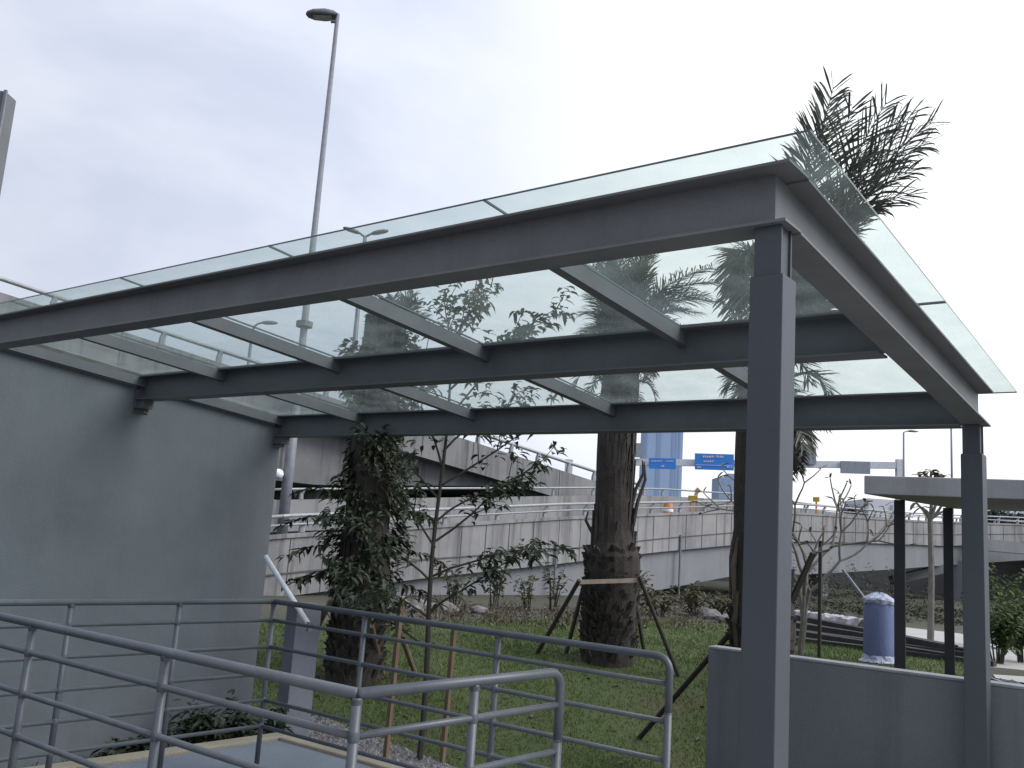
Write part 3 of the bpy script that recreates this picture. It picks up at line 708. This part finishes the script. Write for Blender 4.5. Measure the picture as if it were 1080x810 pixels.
for x in XS:
    _, D, a, b, c, g_ = interp(RT, x)
    p = at(x, a, D); T.append(p)
    def below(y): return Vector((p.x,p.y,at(x,y,D).z))
    Ln_.append(below(b)); Bt.append(below(c)); Gb.append(Vector((p.x,p.y,max(-.3,below(g_).z) if x > 640 else -.3)))
m = MB(); strip(m, T, Bt); strip(m, T, [back(p,.3) for p in T]); strip(m, Bt, [back(p,.35) for p in Bt])
Ti = [back(p,.3) for p in T]; DK = [Vector((p.x,p.y,p.z-.85)) for p in Ti]; strip(m, Ti, DK)
mpar = m
m = MB(); GI = [back(p,.35) for p in Bt]; GB = [back(p,.35,p.z) for p in Gb]; strip(m, GI, GB); strip(m, GB, [back(p,9,p.z) for p in GB])
m.build('girder', MT['conc2'], br1)
m = MB(); strip(m, DK, [back(p,8.) for p in DK]); m.build('deck', MT['asphalt'], br1)
m = MB()                                     # raised line and vertical panel joints
for i in range(len(XS)-1):
    a, b = back(Ln_[i],-.02), back(Ln_[i+1],-.02); m.bar(a, b, .03, .035)
    a, b = back(T[i],-.03), back(T[i+1],-.03); m.bar(a-Vector((0,0,.05)), b-Vector((0,0,.05)), .06, .1, 1)
m.build('panel_line', [MT['joint'], MT['conc']], br1)
m = mpar; pos = 0.; nxt = .5
for i in range(len(XS)-1):
    seg = (T[i+1]-T[i]).length
    while nxt < pos+seg:
        t = (nxt-pos)/seg; a = back(T[i].lerp(T[i+1],t),-.004); b = back(Bt[i].lerp(Bt[i+1],t),-.004); m.bar(a-Vector((0,0,.1)), b, U(.025,.05), .012, 1, up=toR); nxt += 1.25*U(.9,1.1)
    pos += seg
m.build('parapet', [MT['conc'],MT['joint']], br1)
for px, D in ((589,30.7),(719,37.3)):
    _, D_, a, b, c, g_ = interp(RT, px); p = at(px,a,D_-.12); q = Vector((p.x,p.y,0)); m = MB(); m.tube([p-Vector((0,0,.9)),q], .05, 6); m.build('rain_pipe', MT['pole'], br1)
# guard rail near side
gu = MB(); pts = []
PX = [215,268,323,400,473,528,578,620,656,690,720,746,770,792,814,834,853,871,889,907,925,943,961,979,997,1015,1035,1055,1075,1095]
def rail_on(parent, fx, hrail, pxs, rr=.045, lean=.12, low=True):
    gr_ = MB(); pr = None; posts = []
    lo = MB()
    for x in range(pxs[0], pxs[-1]+1, 9):
        p = fx(x); q = p+Vector((0,0,hrail))
        if pr: gr_.tube([pr,q], rr, 6, cap=False); lo.tube([pr-Vector((0,0,hrail*.5)),q-Vector((0,0,hrail*.5))], rr*.6, 5, cap=False)
        pr = q
    o = gr_.build('guard_rail', MT['grail'], parent, smooth=True)
    if low: lo.build('lower_rail', MT['grail'], parent, smooth=True)
    for x in pxs:
        p = fx(x); pm = MB(); s = Vector((0,0,1)); a = p+toR*(-lean)
        k_ = rr/.045; pm.tube([a, a+Vector((0,0,hrail*.55)), p+Vector((0,0,hrail))], [.075*k_,.065*k_,.05*k_], 6); pm.build('rail_post', MT['grail'], parent)
def f1(x):
    _, D, a, *_r = interp(RT, x); p = at(x,a,D); return back(p,.15)
rail_on(br1, f1, .42, PX, .05)
# far parapet
FT = [(170,29,533),(300,29.5,527),(450,33,525),(627,40,522.5),(700,45,523),(785,49.5,528),(850,54,537),(950,62,547.5),(1090,70,556),(1250,77,562)]
A = [at(x, interp(FT,x)[2], interp(FT,x)[1]) for x in XS]
m = MB(); strip(m, A, [p-Vector((0,0,1.)) for p in A]); strip(m, A, [back(p,.3) for p in A]); strip(m, [back(p,.3) for p in A], [back(p,.3)-Vector((0,0,2.6)) for p in A])
m.build('far_parapet', MT['conc'], br1)
rail_on(br1, lambda x: at(x, interp(FT,x)[2], interp(FT,x)[1]), .33, [215,320,430,520,585,627,665,700,735,770,810,850,890,930,970,1010,1050,1090], .045, .08, False)
# piers under the far span
for (px, D, w) in ((1011,58.5,.55),(1004,60.5,.5),(862,50,.9)):
    p = at(px,600,D); m = MB(); zt_ = at(px,interp(RT,px)[5]-4,D).z
    m.box((p.x-w/2,p.y-w/2,-.3),(p.x+w/2,p.y+w/2,zt_)); m.build('pier', MT['conc2'], br1)
m = MB(); dk = []
A = [at(x,575,70) for x in range(640,1300,30)]
strip(m, [Vector((p.x,p.y,at(900,562,70).z)) for p in A], [Vector((p.x,p.y,-.3)) for p in A]); m.build('under_span_shade', MT['joint'], br1)  # dark sheet added to stand for the shade beneath the bridge
m = MB(); m.bar(at(1002,598,57.5), at(940,612,57.5), .7, .5); m.bar(at(1030,574,58), at(1120,582,60), .8, .7); m.build('cross_beam', MT['conc2'], br1)

# ------------------------------------------------------------------ flyover
FL = [(-150,27,262),(0,30,308),(240,34,385),(490,39,463),(627,43,507.5),(700,46.5,528),(760,50,540)]
fly = thing('flyover', at(300,560,36), 'high stained concrete flyover coming down behind the wall and the trees', 'bridge')
XF = list(range(-150,761,14))
A = [at(x, interp(FL,x)[2], interp(FL,x)[1]) for x in XF]
lowz = lambda p: max(.6, p.z-2.2)
m = MB(); B_ = [p-Vector((0,0,1.25)) for p in A]; strip(m, A, B_); strip(m, A, [back(p,.35) for p in A]); C_ = [back(p,.9)-Vector((0,0,1.3)) for p in A]; strip(m, B_, C_)
mpar = m
def fbot(x): 
    T_ = [(-150,470),(290,507),(345,513),(510,513),(627,531),(760,560)]
    return interp(T_, x)[1]
m = MB(); G_ = []
for x, c in zip(XF, C_):
    z = at(x, fbot(x), interp(FL,x)[1]+.9).z; G_.append(Vector((c.x,c.y,min(z,c.z-.15))))
strip(m, C_, G_); strip(m, G_, [back(p,24,p.z) for p in G_]); m.build('girder', MT['flyc'], fly)
m = MB(); strip(m, [back(p,.35)-Vector((0,0,.9)) for p in A], [back(p,9)-Vector((0,0,.9)) for p in A]); strip(m, [back(p,9)+Vector((0,0,.1)) for p in A], [back(p,9)-Vector((0,0,2.8)) for p in A]); m.build('deck', MT['asphalt'], fly)
m = mpar; pos = 0.; nxt = .7
for i in range(len(XF)-1):
    seg = (A[i+1]-A[i]).length
    while nxt < pos+seg:
        t = (nxt-pos)/seg; a = back(A[i].lerp(A[i+1],t),-.004); m.bar(a, a-Vector((0,0,1.2)), .03, .012, 1, up=toR); nxt += 2.4
    pos += seg
m.build('parapet', [MT['flyc'],MT['joint']], fly)
rail_on(fly, lambda x: back(at(x, interp(FL,x)[2], interp(FL,x)[1]),.15), .46, [-100,-35,57,172,232,345,405,455,505,540,568,600,627,650,680], .075, .05, False)
for px, D in ((330,38),(200,36)):
    p = at(px,560,D); m = MB(); m.box((p.x-.6,p.y-.6,-.3),(p.x+.6,p.y+.6,at(px,500,D).z)); m.build('pier', MT['flyc'], fly)

# ------------------------------------------------------------------ lamps
def lamp_head(parent, p, d, L, w=.28):
    d = Vector(d).normalized(); s = d.cross(Vector((0,0,1))).normalized(); m = MB(); rings = []
    prof = [(0,.06,.05),(.12,.13,.09),(.4,.16,.12),(.75,.15,.10),(.95,.09,.06),(1,.03,.02)]
    for t, ww, hh in prof:
        c = p+d*L*t; k = len(m.v)
        ww *= w/.28; hh *= w/.28
        m.v += [tuple(c+s*ww*math.cos(a)+Vector((0,0,hh*(max(math.sin(a),-.45))))) for a in [i*math.pi/6 for i in range(12)]]
        rings.append(k)
    for a, b in zip(rings[:-1], rings[1:]):
        for i in range(12): m.f.append((a+i,a+(i+1)%12,b+(i+1)%12,b+i)); m.m.append(0)
    m.f.append(tuple(range(rings[0],rings[0]+12))); m.m.append(0)
    h = m.build('lamp_head', MT['lamp'], parent, smooth=True)
    m = MB(); c = p+d*L*.45-Vector((0,0,.06*w/.28)); m.mesh([c-d*L*.28-s*w*.35, c+d*L*.3-s*w*.35, c+d*L*.3+s*w*.35, c-d*L*.28+s*w*.35], ((0,1,2,3),)); m.build('lens', MT['lens'], h)
DL = 25.5
b = at(297,566,DL); tp = at(359,14,DL); 
def vertical_z(p, py):                       # height on the upright line through p that is seen at row py
    lo, hi = 0., 60.
    for _ in range(50):
        z = (lo+hi)/2; q = Vector((p.x,p.y,z))-CAM; y = 405-F*q.dot(uv)/q.dot(dv)
        if y > py: lo = z
        else: hi = z
    return z
ht = vertical_z(b, 15)
base = Vector((b.x,b.y,.6)); topp = Vector((base.x,base.y,ht))
# keep the pole upright where its foot stands on the ramp edge
lp = thing('street_lamp', base, 'tall grey street lamp with one flat head rising above the canopy', 'street lamp')
m = MB(); m.tube([base, base+Vector((0,0,4.3)), base+Vector((0,0,4.32)), topp], [.155,.14,.11,.06], 12); m.build('pole', MT['pole'], lp, smooth=True)
m = MB(); m.tube([topp-Vector((0,0,.25)), topp-Vector((0,0,.25))-toR*.18], .05, 8); m.tube([base+Vector((0,0,6.6)), base+Vector((0,0,6.75))], .24, 10); m.build('collar', MT['pole'], lp)
m = MB(); c = at(294,500,DL); m.tube([c+toR*x for x in (-.16,-.14,-.07,.03,.1,.13)], [.02,.09,.14,.14,.09,.02], 12); m.build('round_box', MT['white'], lp, smooth=True)
lamp_head(lp, topp-toR*.0+Vector((0,0,-.05)), -toR+Vector((0,0,-.02)), .95, .42)
def lamp2(px, D, ytop, label, kind, rpole=.08, hl=.7):
    tp = at(px,ytop,D); base = Vector((tp.x,tp.y,.5)); t = thing('street_lamp', base, label, 'street lamp')
    m = MB(); m.tube([base,tp], [rpole*1.5,rpole*.8], 8); m.build('pole', MT['pole'], t, smooth=True)
    if kind == 'double':
        for s in (-1,1):
            m = MB(); e = tp+toR*s*.25+Vector((0,0,.16)); m.tube([tp,e], .05, 6); m.build('arm', MT['pole'], t); lamp_head(t, e, toR*s+Vector((0,0,.25)), hl)
    elif kind == 'curve':
        m = MB(); pts = [tp+Vector((0,0,.0)), tp+toR*.08+Vector((0,0,.28)), tp+toR*.25+Vector((0,0,.42)), tp+toR*.4+Vector((0,0,.46))]; m.tube(pts, .045, 6); m.build('arm', MT['pole'], t); lamp_head(t, pts[-1], toR+Vector((0,0,.05)), hl)
    else:
        m = MB(); e = tp+toR*.3+Vector((0,0,.12)); m.tube([tp,e], .05, 6); m.build('arm', MT['pole'], t); lamp_head(t, e, toR, hl)
lamp2(385,40,250,'distant street lamp with two wing-like heads seen through the glass edge','double',.1,.75)
lamp2(266,44,350,'distant street lamp with a curved arm seen through the glass roof','curve',.09,.75)
lamp2(953,75,456,'thin distant street lamp above the gantry end','arm',.09,.9)
lamp2(1003,78,430,'thin distant lamp pole close to the back canopy column','arm',.09,.9)
# post cut by the picture edge
D = 10.5; p = at(-3,105,D); q = Vector((p.x,p.y,0)); sp = thing('sign_post', (q.x,q.y,-.6), 'tall grey box post cut by the edge of the picture above the wall', 'post')
m = MB(); s = toR*.15; n_ = toC*.12; zt_ = at(0,100,D).z
m.mesh([q-s-n_, q+s-n_, q+s+n_, q-s+n_], ((0,3,2,1),)); m.v = []; m.f = []; m.m = []
vs = [q-s-n_+Vector((0,0,-.6)), q+s-n_+Vector((0,0,-.6)), q+s+n_+Vector((0,0,-.6)), q-s+n_+Vector((0,0,-.6))]; vt = [Vector((v.x,v.y,zt_)) for v in vs]
m.mesh(vs+vt, ((0,3,2,1),(4,5,6,7),(0,1,5,4),(1,2,6,5),(2,3,7,6),(3,0,4,7))); m.build('post_shaft', MT['steel'], sp, bevel=.01)
m = MB(); e = q+s; m.bar(Vector((e.x,e.y,-.6))+n_*1.1+toR*.012, Vector((e.x,e.y,zt_))+n_*1.1+toR*.012, .03, .03, up=toC); m.build('edge_trim', MT['pole'], sp)

# ------------------------------------------------------------------ flat-roofed shelter
sh = thing('flat_roof_shelter', at(950,610,12.6), 'small concrete flat roof on two slim black posts behind the low wall', 'shelter')
zb = at(911,521,12.).z; zt_ = at(911,501,12.).z
a = at(911,521,12.); bb = at(1085,527,11.2); far = at(1007,535.5,13.55)
for v in (a,bb,far): v.z = 0
b2 = a+(bb-a).normalized()*7; f2 = far+(b2-a)
m = MB(); lo = [a,b2,f2,far]; m.mesh([Vector((v.x,v.y,zb)) for v in lo]+[Vector((v.x,v.y,zt_)) for v in lo], ((0,3,2,1),(4,5,6,7),(0,1,5,4),(1,2,6,5),(2,3,7,6),(3,0,4,7)))
m.build('roof', MT['slabc'], sh, bevel=.012)
for px, D, w_ in ((949,12.45,.135),(1000.5,13.3,.13)):
    p = at(px,600,D); dr = (bb-a).normalized(); q = Vector((p.x,p.y,0)); m = MB(); m.bar(q, Vector((q.x,q.y,zb-.003)), w_, w_, up=(dr.x,dr.y,0)); m.build('post', MT['dark'], sh, bevel=.006)
m = MB(); q = at(986,513,11.75); m.tube([q, q+toC*.05], .06, 10); m.build('roof_light', MT['lamp'], sh)

# ------------------------------------------------------------------ blue wrapped drum
Pd = at(927,698,15.6); Pd.z = 0
dr = thing('wrapped_drum', Pd, 'blue drum wrapped in clear plastic film behind the low wall', 'drum')
m = MB(); hh = 1.02; prof = [(0,.235),(.03,.244),(.33,.247),(.66,.247),(.97,.244),(1.0,.24),(hh,.23)]
m.tube([Pd+Vector((0,0,z)) for z, _ in prof], [r for _, r in prof], 24); m.build('drum_body', MT['blue'], dr, smooth=True)
m = MB()                                            # crumpled film: lid and skirt
n = 28
rings = [(hh-.06,.262),(hh+.0,.268),(hh+.03,.25),(hh+.09,.13),(hh+.12,.03)]
for z, r_ in rings:
    for k in range(n): a = 6.283*k/n; r2 = r_*(1+U(-.05,.05)); m.v.append((Pd.x+math.cos(a)*r2, Pd.y+math.sin(a)*r2, z+U(-.015,.02)))
for i in range(len(rings)-1):
    for k in range(n): m.f.append((i*n+k,i*n+(k+1)%n,(i+1)*n+(k+1)%n,(i+1)*n+k)); m.m.append(0)
m.build('film_cover', MT['film'], dr); m = MB(); o0 = 0
for z, r_ in ((.12,.255),(.05,.275),(.01,.33)):
    for k in range(n): a = 6.283*k/n; r2 = r_*(1+U(-.05,.06)); m.v.append((Pd.x+math.cos(a)*r2, Pd.y+math.sin(a)*r2, z+U(0,.015)))
for i in range(2):
    for k in range(n): m.f.append((o0+i*n+k,o0+i*n+(k+1)%n,o0+(i+1)*n+(k+1)%n,o0+(i+1)*n+k)); m.m.append(0)
m.build('film_skirt', MT['film'], dr)
m = MB(); m.tube([at(889,601,16.5), at(914,634,15.9)], .025, 6); tag(m.build('leaning_pole', MT['pole'], loc=at(914,634,15.9)), 'thin grey pole leaning on the plastic-wrapped drum', 'pole')

# lumber stack and plastic sheet
for k, (a, bq, z, w_, hgt) in enumerate((((836,666),(1034,698),.06,.3,.12),((836,663),(1032,697),.18,.28,.12),((838,660),(1026,696),.30,.3,.12),((836,674),(1036,703),.05,.22,.1),((840,671),(1030,701),.15,.2,.1))):
    p, q = onz(a[0],a[1]+4,0), onz(bq[0],bq[1]-2,0); p.z = q.z = z; q.z = z*.4+.03; p += toC*(.35*(k%3)-.3); q += toR*U(-1.5,.3)+toC*U(-.25,.35); m = MB(); m.bar(p, q, w_, hgt)
    lab = ['long dark timber at the ground on the far side of the lumber stack','long dark timber in the middle layer of the lumber stack','topmost dark timber of the lumber stack under the plastic sheet','long dark timber on the near side of the lumber stack at the ground','upper dark timber on the near side of the lumber stack'][k]
    tag(m.build('timber_beam', MT['lumber'], loc=p, bevel=.01), lab, 'timber', 'timbers in the lumber stack')
m = MB(); p, q = onz(842,663,0), onz(918,676,0); p.z = q.z = .39; s = (q-p).cross(Vector((0,0,1))).normalized(); NN, KK = 26, 7
for i in range(NN+1):
    for j in range(KK): m.v.append(tuple(p.lerp(q,i/NN)+s*(-.35+.7*j/(KK-1))*U(.85,1.15)+Vector((0,0,U(-.01,.07)-(.18 if j in (0,KK-1) else 0)))))
for i in range(NN):
    for j in range(KK-1): k = i*KK+j; m.f.append((k,k+1,k+KK+1,k+KK)); m.m.append(0)
tag(m.build('plastic_sheet', MT['sheet'], loc=p), 'crumpled pale plastic sheet lying on top of the dark lumber stack', 'sheet')
m = MB(); p, q = onz(1048,722,0), onz(1110,735,0)
for i in range(11):
    for j in range(5): m.v.append(tuple(p.lerp(q,i/10)+toC*(-.5+j*.25)+Vector((0,0,.03+U(0,.10)*(j in (1,2,3))))))
for i in range(10):
    for j in range(4): k = i*5+j; m.f.append((k,k+1,k+6,k+5)); m.m.append(0)
tag(m.build('plastic_sheet', MT['sheet'], loc=p), 'pale crumpled sheet on the path just behind the low wall', 'sheet')

# ------------------------------------------------------------------ gantry, signs, far buildings
DG = 88.
def panel(x0, y0, x1, y1, D, th, name, mt, parent, mb=None):
    a, b, c, d = at(x0,y0,D), at(x1,y0+(x1-x0)*.03,D), at(x1,y1+(x1-x0)*.03,D), at(x0,y1,D); m = mb or MB(); n_ = Vector((dv.x,dv.y,0)).normalized()*th
    m.mesh([d,c,b,a,d+n_,c+n_,b+n_,a+n_], ((0,1,2,3),(7,6,5,4),(0,4,5,1),(1,5,6,2),(2,6,7,3),(3,7,4,0)))
    return None if mb else m.build(name, mt, parent)
gn = thing('sign_gantry', at(953,600,DG), 'long grey road sign gantry with blue direction boards over the ramp', 'gantry')
m = MB(); m.bar(at(640,487,DG), at(953,491,DG), .5, .62); m.build('beam', MT['gantry'], gn)
for px in (949,600):
    a = at(px,488,DG); m = MB(); m.bar(a+Vector((0,0,.3)), Vector((a.x,a.y,0)), .7, .5, up=toC); m.build('post', MT['gantry'], gn)
def sign(x0, y0, x1, y1, lines, lab):
    panel(x0,y0,x1,y1,DG-.6,.12,'sign_board',MT['signblue'],gn); s = [o for o in bpy.data.objects if o.name.startswith('sign_board')][-1]; s['label'] = lab
    s = sorted([o for o in bpy.data.objects if o.name.startswith('sign_board')], key=lambda o: o.name)[-1]
    m = MB()
    for (u0, v0, u1, hgt) in lines:
        if hgt > .05 and u1-u0 < .8:
            u = u0; 
            while u < u1:
                wdt = U(.02,.045); h2 = hgt*U(.6,1.); panel(x0+(x1-x0)*u, y0+(y1-y0)*(v0+hgt-h2), x0+(x1-x0)*min(u+wdt,u1), y0+(y1-y0)*(v0+hgt), DG-.64, .02, '', None, None, m); u += wdt+.016
        else: panel(x0+(x1-x0)*u0, y0+(y1-y0)*v0, x0+(x1-x0)*u1, y0+(y1-y0)*(v0+hgt), DG-.64, .02, '', None, None, m)
    m.build('sign_text', MT['letters'], s)
sign(684.5,482.8,712.8,494,[(.08,.24,.50,.13),(.62,.24,.92,.12),(.44,.68,.56,.2)],'smaller blue direction board')
sign(733,478,774,495,[(.2,.14,.5,.13),(.55,.14,.74,.13),(.22,.42,.48,.13),(.02,.70,.98,.03),(.05,.80,.16,.1),(.82,.80,.95,.1)],'larger blue direction board')
panel(664,467,677.5,482,DG-.5,.2,'back_panel',MT['signback'],gn); panel(838,471,861,489,DG-.5,.2,'back_panel',MT['signback'],gn); panel(887,486,918,499,DG-.5,.2,'back_panel',MT['signback'],gn)

def tower(x0, x1, ytop, D, dep, lab, mts, bands, name='tower_building', roof=True, floors=18):
    a, b = at(x0,560,D), at(x1,560,D); z = at((x0+x1)/2,ytop,D).z; t = thing(name, (a.x,a.y,0), lab, 'building'); n_ = Vector((dv.x,dv.y,0)).normalized()*dep
    q = [a,b,b+n_,a+n_]; m = MB(); m.mesh([Vector((v.x,v.y,0)) for v in q]+[Vector((v.x,v.y,z)) for v in q], ((0,3,2,1),(4,5,6,7),(0,1,5,4),(1,2,6,5),(2,3,7,6),(3,0,4,7))); o_ = -n_.normalized()
    for (u0, u1) in bands:
        for k in range(floors):
            z0 = z*(k+.25)/floors; z1 = z*(k+(.8 if floors > 1 else .97))/floors
            c, d = a.lerp(b,u0)+o_*.15, a.lerp(b,u1)+o_*.15; m.face([(c.x,c.y,z0),(d.x,d.y,z0),(d.x,d.y,z1),(c.x,c.y,z1)], 1)
    m.build('facade', list(mts), t)
    if roof:
        m = MB(); c, d = a.lerp(b,.3), a.lerp(b,.65); m.mesh([Vector((v.x,v.y,zz)) for zz in (z,z+dep*.12) for v in (c,d,d+n_*.6,c+n_*.6)], ((4,5,6,7),(0,1,5,4),(1,2,6,5),(2,3,7,6),(3,0,4,7))); m.build('roof_block', mts[0], t)
    return t
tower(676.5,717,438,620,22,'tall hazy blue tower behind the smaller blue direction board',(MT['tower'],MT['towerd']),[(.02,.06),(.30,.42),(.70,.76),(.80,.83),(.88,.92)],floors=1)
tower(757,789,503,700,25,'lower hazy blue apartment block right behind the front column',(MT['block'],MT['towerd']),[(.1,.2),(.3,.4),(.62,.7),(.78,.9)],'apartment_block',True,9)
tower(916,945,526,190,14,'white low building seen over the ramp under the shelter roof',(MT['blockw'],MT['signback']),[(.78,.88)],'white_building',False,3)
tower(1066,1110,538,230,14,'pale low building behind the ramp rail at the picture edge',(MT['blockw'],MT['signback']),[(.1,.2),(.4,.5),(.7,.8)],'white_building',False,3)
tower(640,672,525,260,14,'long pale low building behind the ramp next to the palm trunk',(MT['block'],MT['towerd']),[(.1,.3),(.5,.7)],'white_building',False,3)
for i, (px, ty, D, w_, lab) in enumerate(((1049,536,95,1.3,'dark round tree over the ramp rail beside the back canopy column'),(1062,540,100,1.2,'second dark tree over the ramp rail near the picture edge'),(900,532,100,1.6,'hazy tree top over the ramp behind the frangipani branches'),(1076,541,104,1.2,'low dark tree in front of the pale edge building'),(788,532,130,1.6,'hazy tree top behind the ramp beside the front column'))):
    tpz = at(px,ty,D); P = Vector((tpz.x,tpz.y,0)); t = thing('far_tree', P, lab, 'tree', 'far trees behind the ramp'); m = MB(); m.tube([P, Vector((P.x,P.y,tpz.z-.8))], [.2,.1], 6); m.build('trunk', MT['yb'], t); m = MB()
    for k in range(900):
        d = rdir()*w_*U(.35,1.)*U(.6,1.1); q = Vector((P.x+d.x,P.y+d.y,tpz.z-w_*.7+d.z*.8)); leafq(m, q, rdir(), U(.2,.4), U(.12,.22), .2)
    m.build('crown', MT['farleaf'], t)
# road-work furniture on the ramp deck
D = 43.; p = at(735,530,D); zd = at(735,540,D).z-.6
t = thing('road_work_sign', (p.x,p.y,zd), 'faded diamond road sign on a post behind the ramp rail', 'road sign')
m = MB(); q = at(735.5,517.5,D); m.tube([Vector((q.x,q.y,zd)), q], .03, 6); m.build('post', MT['pole'], t)
m = MB(); s = .16; c = q-dv*.05; m.mesh([c+uv*s, c+rv*s, c-uv*s, c-rv*s, c+uv*s+dv*.02, c+rv*s+dv*.02, c-uv*s+dv*.02, c-rv*s+dv*.02], ((3,2,1,0),(4,5,6,7),(0,1,5,4),(1,2,6,5),(2,3,7,6),(3,0,4,7))); m.build('sign_face', MT['signpink'], t)
t = thing('warning_trailer', (p.x,p.y,zd), 'yellow warning light box on a stand below the diamond sign', 'warning light')
m = MB(); panel(727,522.5,736,528.5,D-.4,.3,'x',MT['yellow'],None,m); m.build('light_box', MT['yellow'], t, bevel=.02)
m = MB(); 
for px in (728.5,734.5): q = at(px,528.3,D-.3); m.tube([q, Vector((q.x,q.y,zd))], .03, 6)
m.build('stand_leg', MT['orange'], t)
t = thing('traffic_barrel', at(704,535,42.), 'orange and white traffic barrel behind the ramp rail beneath the tower', 'traffic barrel')
q = at(704.5,540,42.); z0 = at(704,542,42.).z-.4; m = MB(); prof = [(0,.28),(.05,.27),(.4,.24),(.85,.2),(.95,.13)]
m.tube([Vector((q.x,q.y,z0+z)) for z, _ in prof], [r for _, r in prof], 14); m.build('barrel_body', MT['orange'], t, smooth=True)
m = MB(); m.tube([Vector((q.x,q.y,z0+.5)), Vector((q.x,q.y,z0+.62))], [.238,.23], 14, cap=False); m.build('reflective_band', MT['white'], t)
t = thing('warning_trailer', at(862,535,50), 'yellow warning board behind the ramp rail over the bare frangipani', 'warning light')
m = MB(); panel(858.5,524,864.5,529,50,.2,'x',MT['yellow'],None,m); m.build('light_box', MT['yellow'], t, bevel=.02)
m = MB(); q = at(861,529,50); m.tube([q, q-Vector((0,0,1.2))], .05, 6); m.build('stand_leg', MT['orange'], t)

# ------------------------------------------------------------------ light
SAZ, SEL = math.radians(66), math.radians(42)         # azimuth from +Y towards +X
sd = Vector((math.sin(SAZ)*math.cos(SEL), math.cos(SAZ)*math.cos(SEL), math.sin(SEL)))
su = bpy.data.lights.new('sun', 'SUN'); su.energy = 3.0; su.angle = math.radians(40); su.color = (1,.97,.93)
so = bpy.data.objects.new('sun', su); col.objects.link(so); so.rotation_euler = (-sd).to_track_quat('-Z','Y').to_euler()
wd = bpy.data.worlds.new('World'); sc.world = wd; wd.use_nodes = True
nt = wd.node_tree; N = nt.nodes; L = nt.links; bgn = N['Background']
sky = N.new('ShaderNodeTexSky'); sky.sky_type = 'NISHITA'; sky.sun_disc = False; sky.sun_elevation = SEL; sky.sun_rotation = SAZ; sky.air_density = 1.2; sky.dust_density = 3
tc = N.new('ShaderNodeTexCoord')
def vm(op, a, b=None, val=None):
    n = N.new('ShaderNodeVectorMath'); n.operation = op; L.new(a, n.inputs[0])
    if b is not None:
        if isinstance(b, tuple): n.inputs[1].default_value = b
        else: L.new(b, n.inputs[1])
    return n
def fm(op, a, b):
    n = N.new('ShaderNodeMath'); n.operation = op
    for i, v in enumerate((a,b)):
        if isinstance(v, (int,float)): n.inputs[i].default_value = v
        else: L.new(v, n.inputs[i])
    return n.outputs[0]
def mrange(f, a, b, c, d, smooth=True):
    n = N.new('ShaderNodeMapRange'); n.interpolation_type = 'SMOOTHSTEP' if smooth else 'LINEAR'
    for i, v in enumerate((a,b,c,d)): n.inputs[i+1].default_value = v
    L.new(f, n.inputs[0]); return n.outputs[0]
dirv = tc.outputs['Generated']
gl = (dv+rv*.55+uv*.24).normalized()                   # brightest part of the overcast, up and to the right
dot = vm('DOT_PRODUCT', dirv, tuple(gl)).outputs['Value']
glow = mrange(dot, -.6, 1.0, .0, 1.)
sep = N.new('ShaderNodeSeparateXYZ'); L.new(dirv, sep.inputs[0])
mp = N.new('ShaderNodeMapping'); mp.inputs['Scale'].default_value = (1.,1.,1.9); mp.inputs['Rotation'].default_value = (.2,.1,.4); L.new(dirv, mp.inputs['Vector'])
def wn(s, d, ro, dist=0.):
    n = N.new('ShaderNodeTexNoise'); n.inputs['Scale'].default_value = s; n.inputs['Detail'].default_value = d; n.inputs['Roughness'].default_value = ro; n.inputs['Distortion'].default_value = dist
    L.new(mp.outputs[0], n.inputs['Vector']); return n.outputs['Fac']
cl = fm('ADD', fm('MULTIPLY', wn(2.2,6,.52,.4), .75), fm('MULTIPLY', wn(5.5,5,.5,.3), .25))
clf = mrange(cl, .38, .66, 0, 1)
mixc = N.new('ShaderNodeMix'); mixc.data_type = 'RGBA'; mixc.inputs[6].default_value = (.60,.655,.80,1); mixc.inputs[7].default_value = (.80,.835,.93,1); L.new(clf, mixc.inputs[0])
gm_ = N.new('ShaderNodeMix'); gm_.data_type = 'RGBA'; L.new(mrange(dot,.78,1.0,0,1), gm_.inputs[0]); L.new(mixc.outputs[2], gm_.inputs[6]); gm_.inputs[7].default_value = (.97,.98,1.0,1)
g2 = Vector((math.sin(math.radians(48))*.84, math.cos(math.radians(48))*.84, .54)); dot2 = vm('DOT_PRODUCT', dirv, tuple(g2)).outputs['Value']
k = mrange(dot2, -.9, .9, .62, 1.45, False)
sc1 = vm('SCALE', gm_.outputs[2]); L.new(k, sc1.inputs['Scale'])
sk1 = vm('SCALE', sky.outputs[0]); sk1.inputs['Scale'].default_value = .012
ad = vm('ADD', sc1.outputs[0], sk1.outputs[0])
sc2 = vm('SCALE', ad.outputs[0]); sc2.inputs['Scale'].default_value = 10.
L.new(sc2.outputs[0], bgn.inputs['Color']); bgn.inputs['Strength'].default_value = .1

vs = sc.view_settings; sc.display_settings.display_device = 'sRGB'; vs.view_transform = 'Standard'; vs.look = 'None'; vs.exposure = 0; vs.gamma = 1
sc.cycles.max_bounces = 8; sc.cycles.transparent_max_bounces = 24; sc.cycles.glossy_bounces = 3; sc.cycles.use_denoising = True
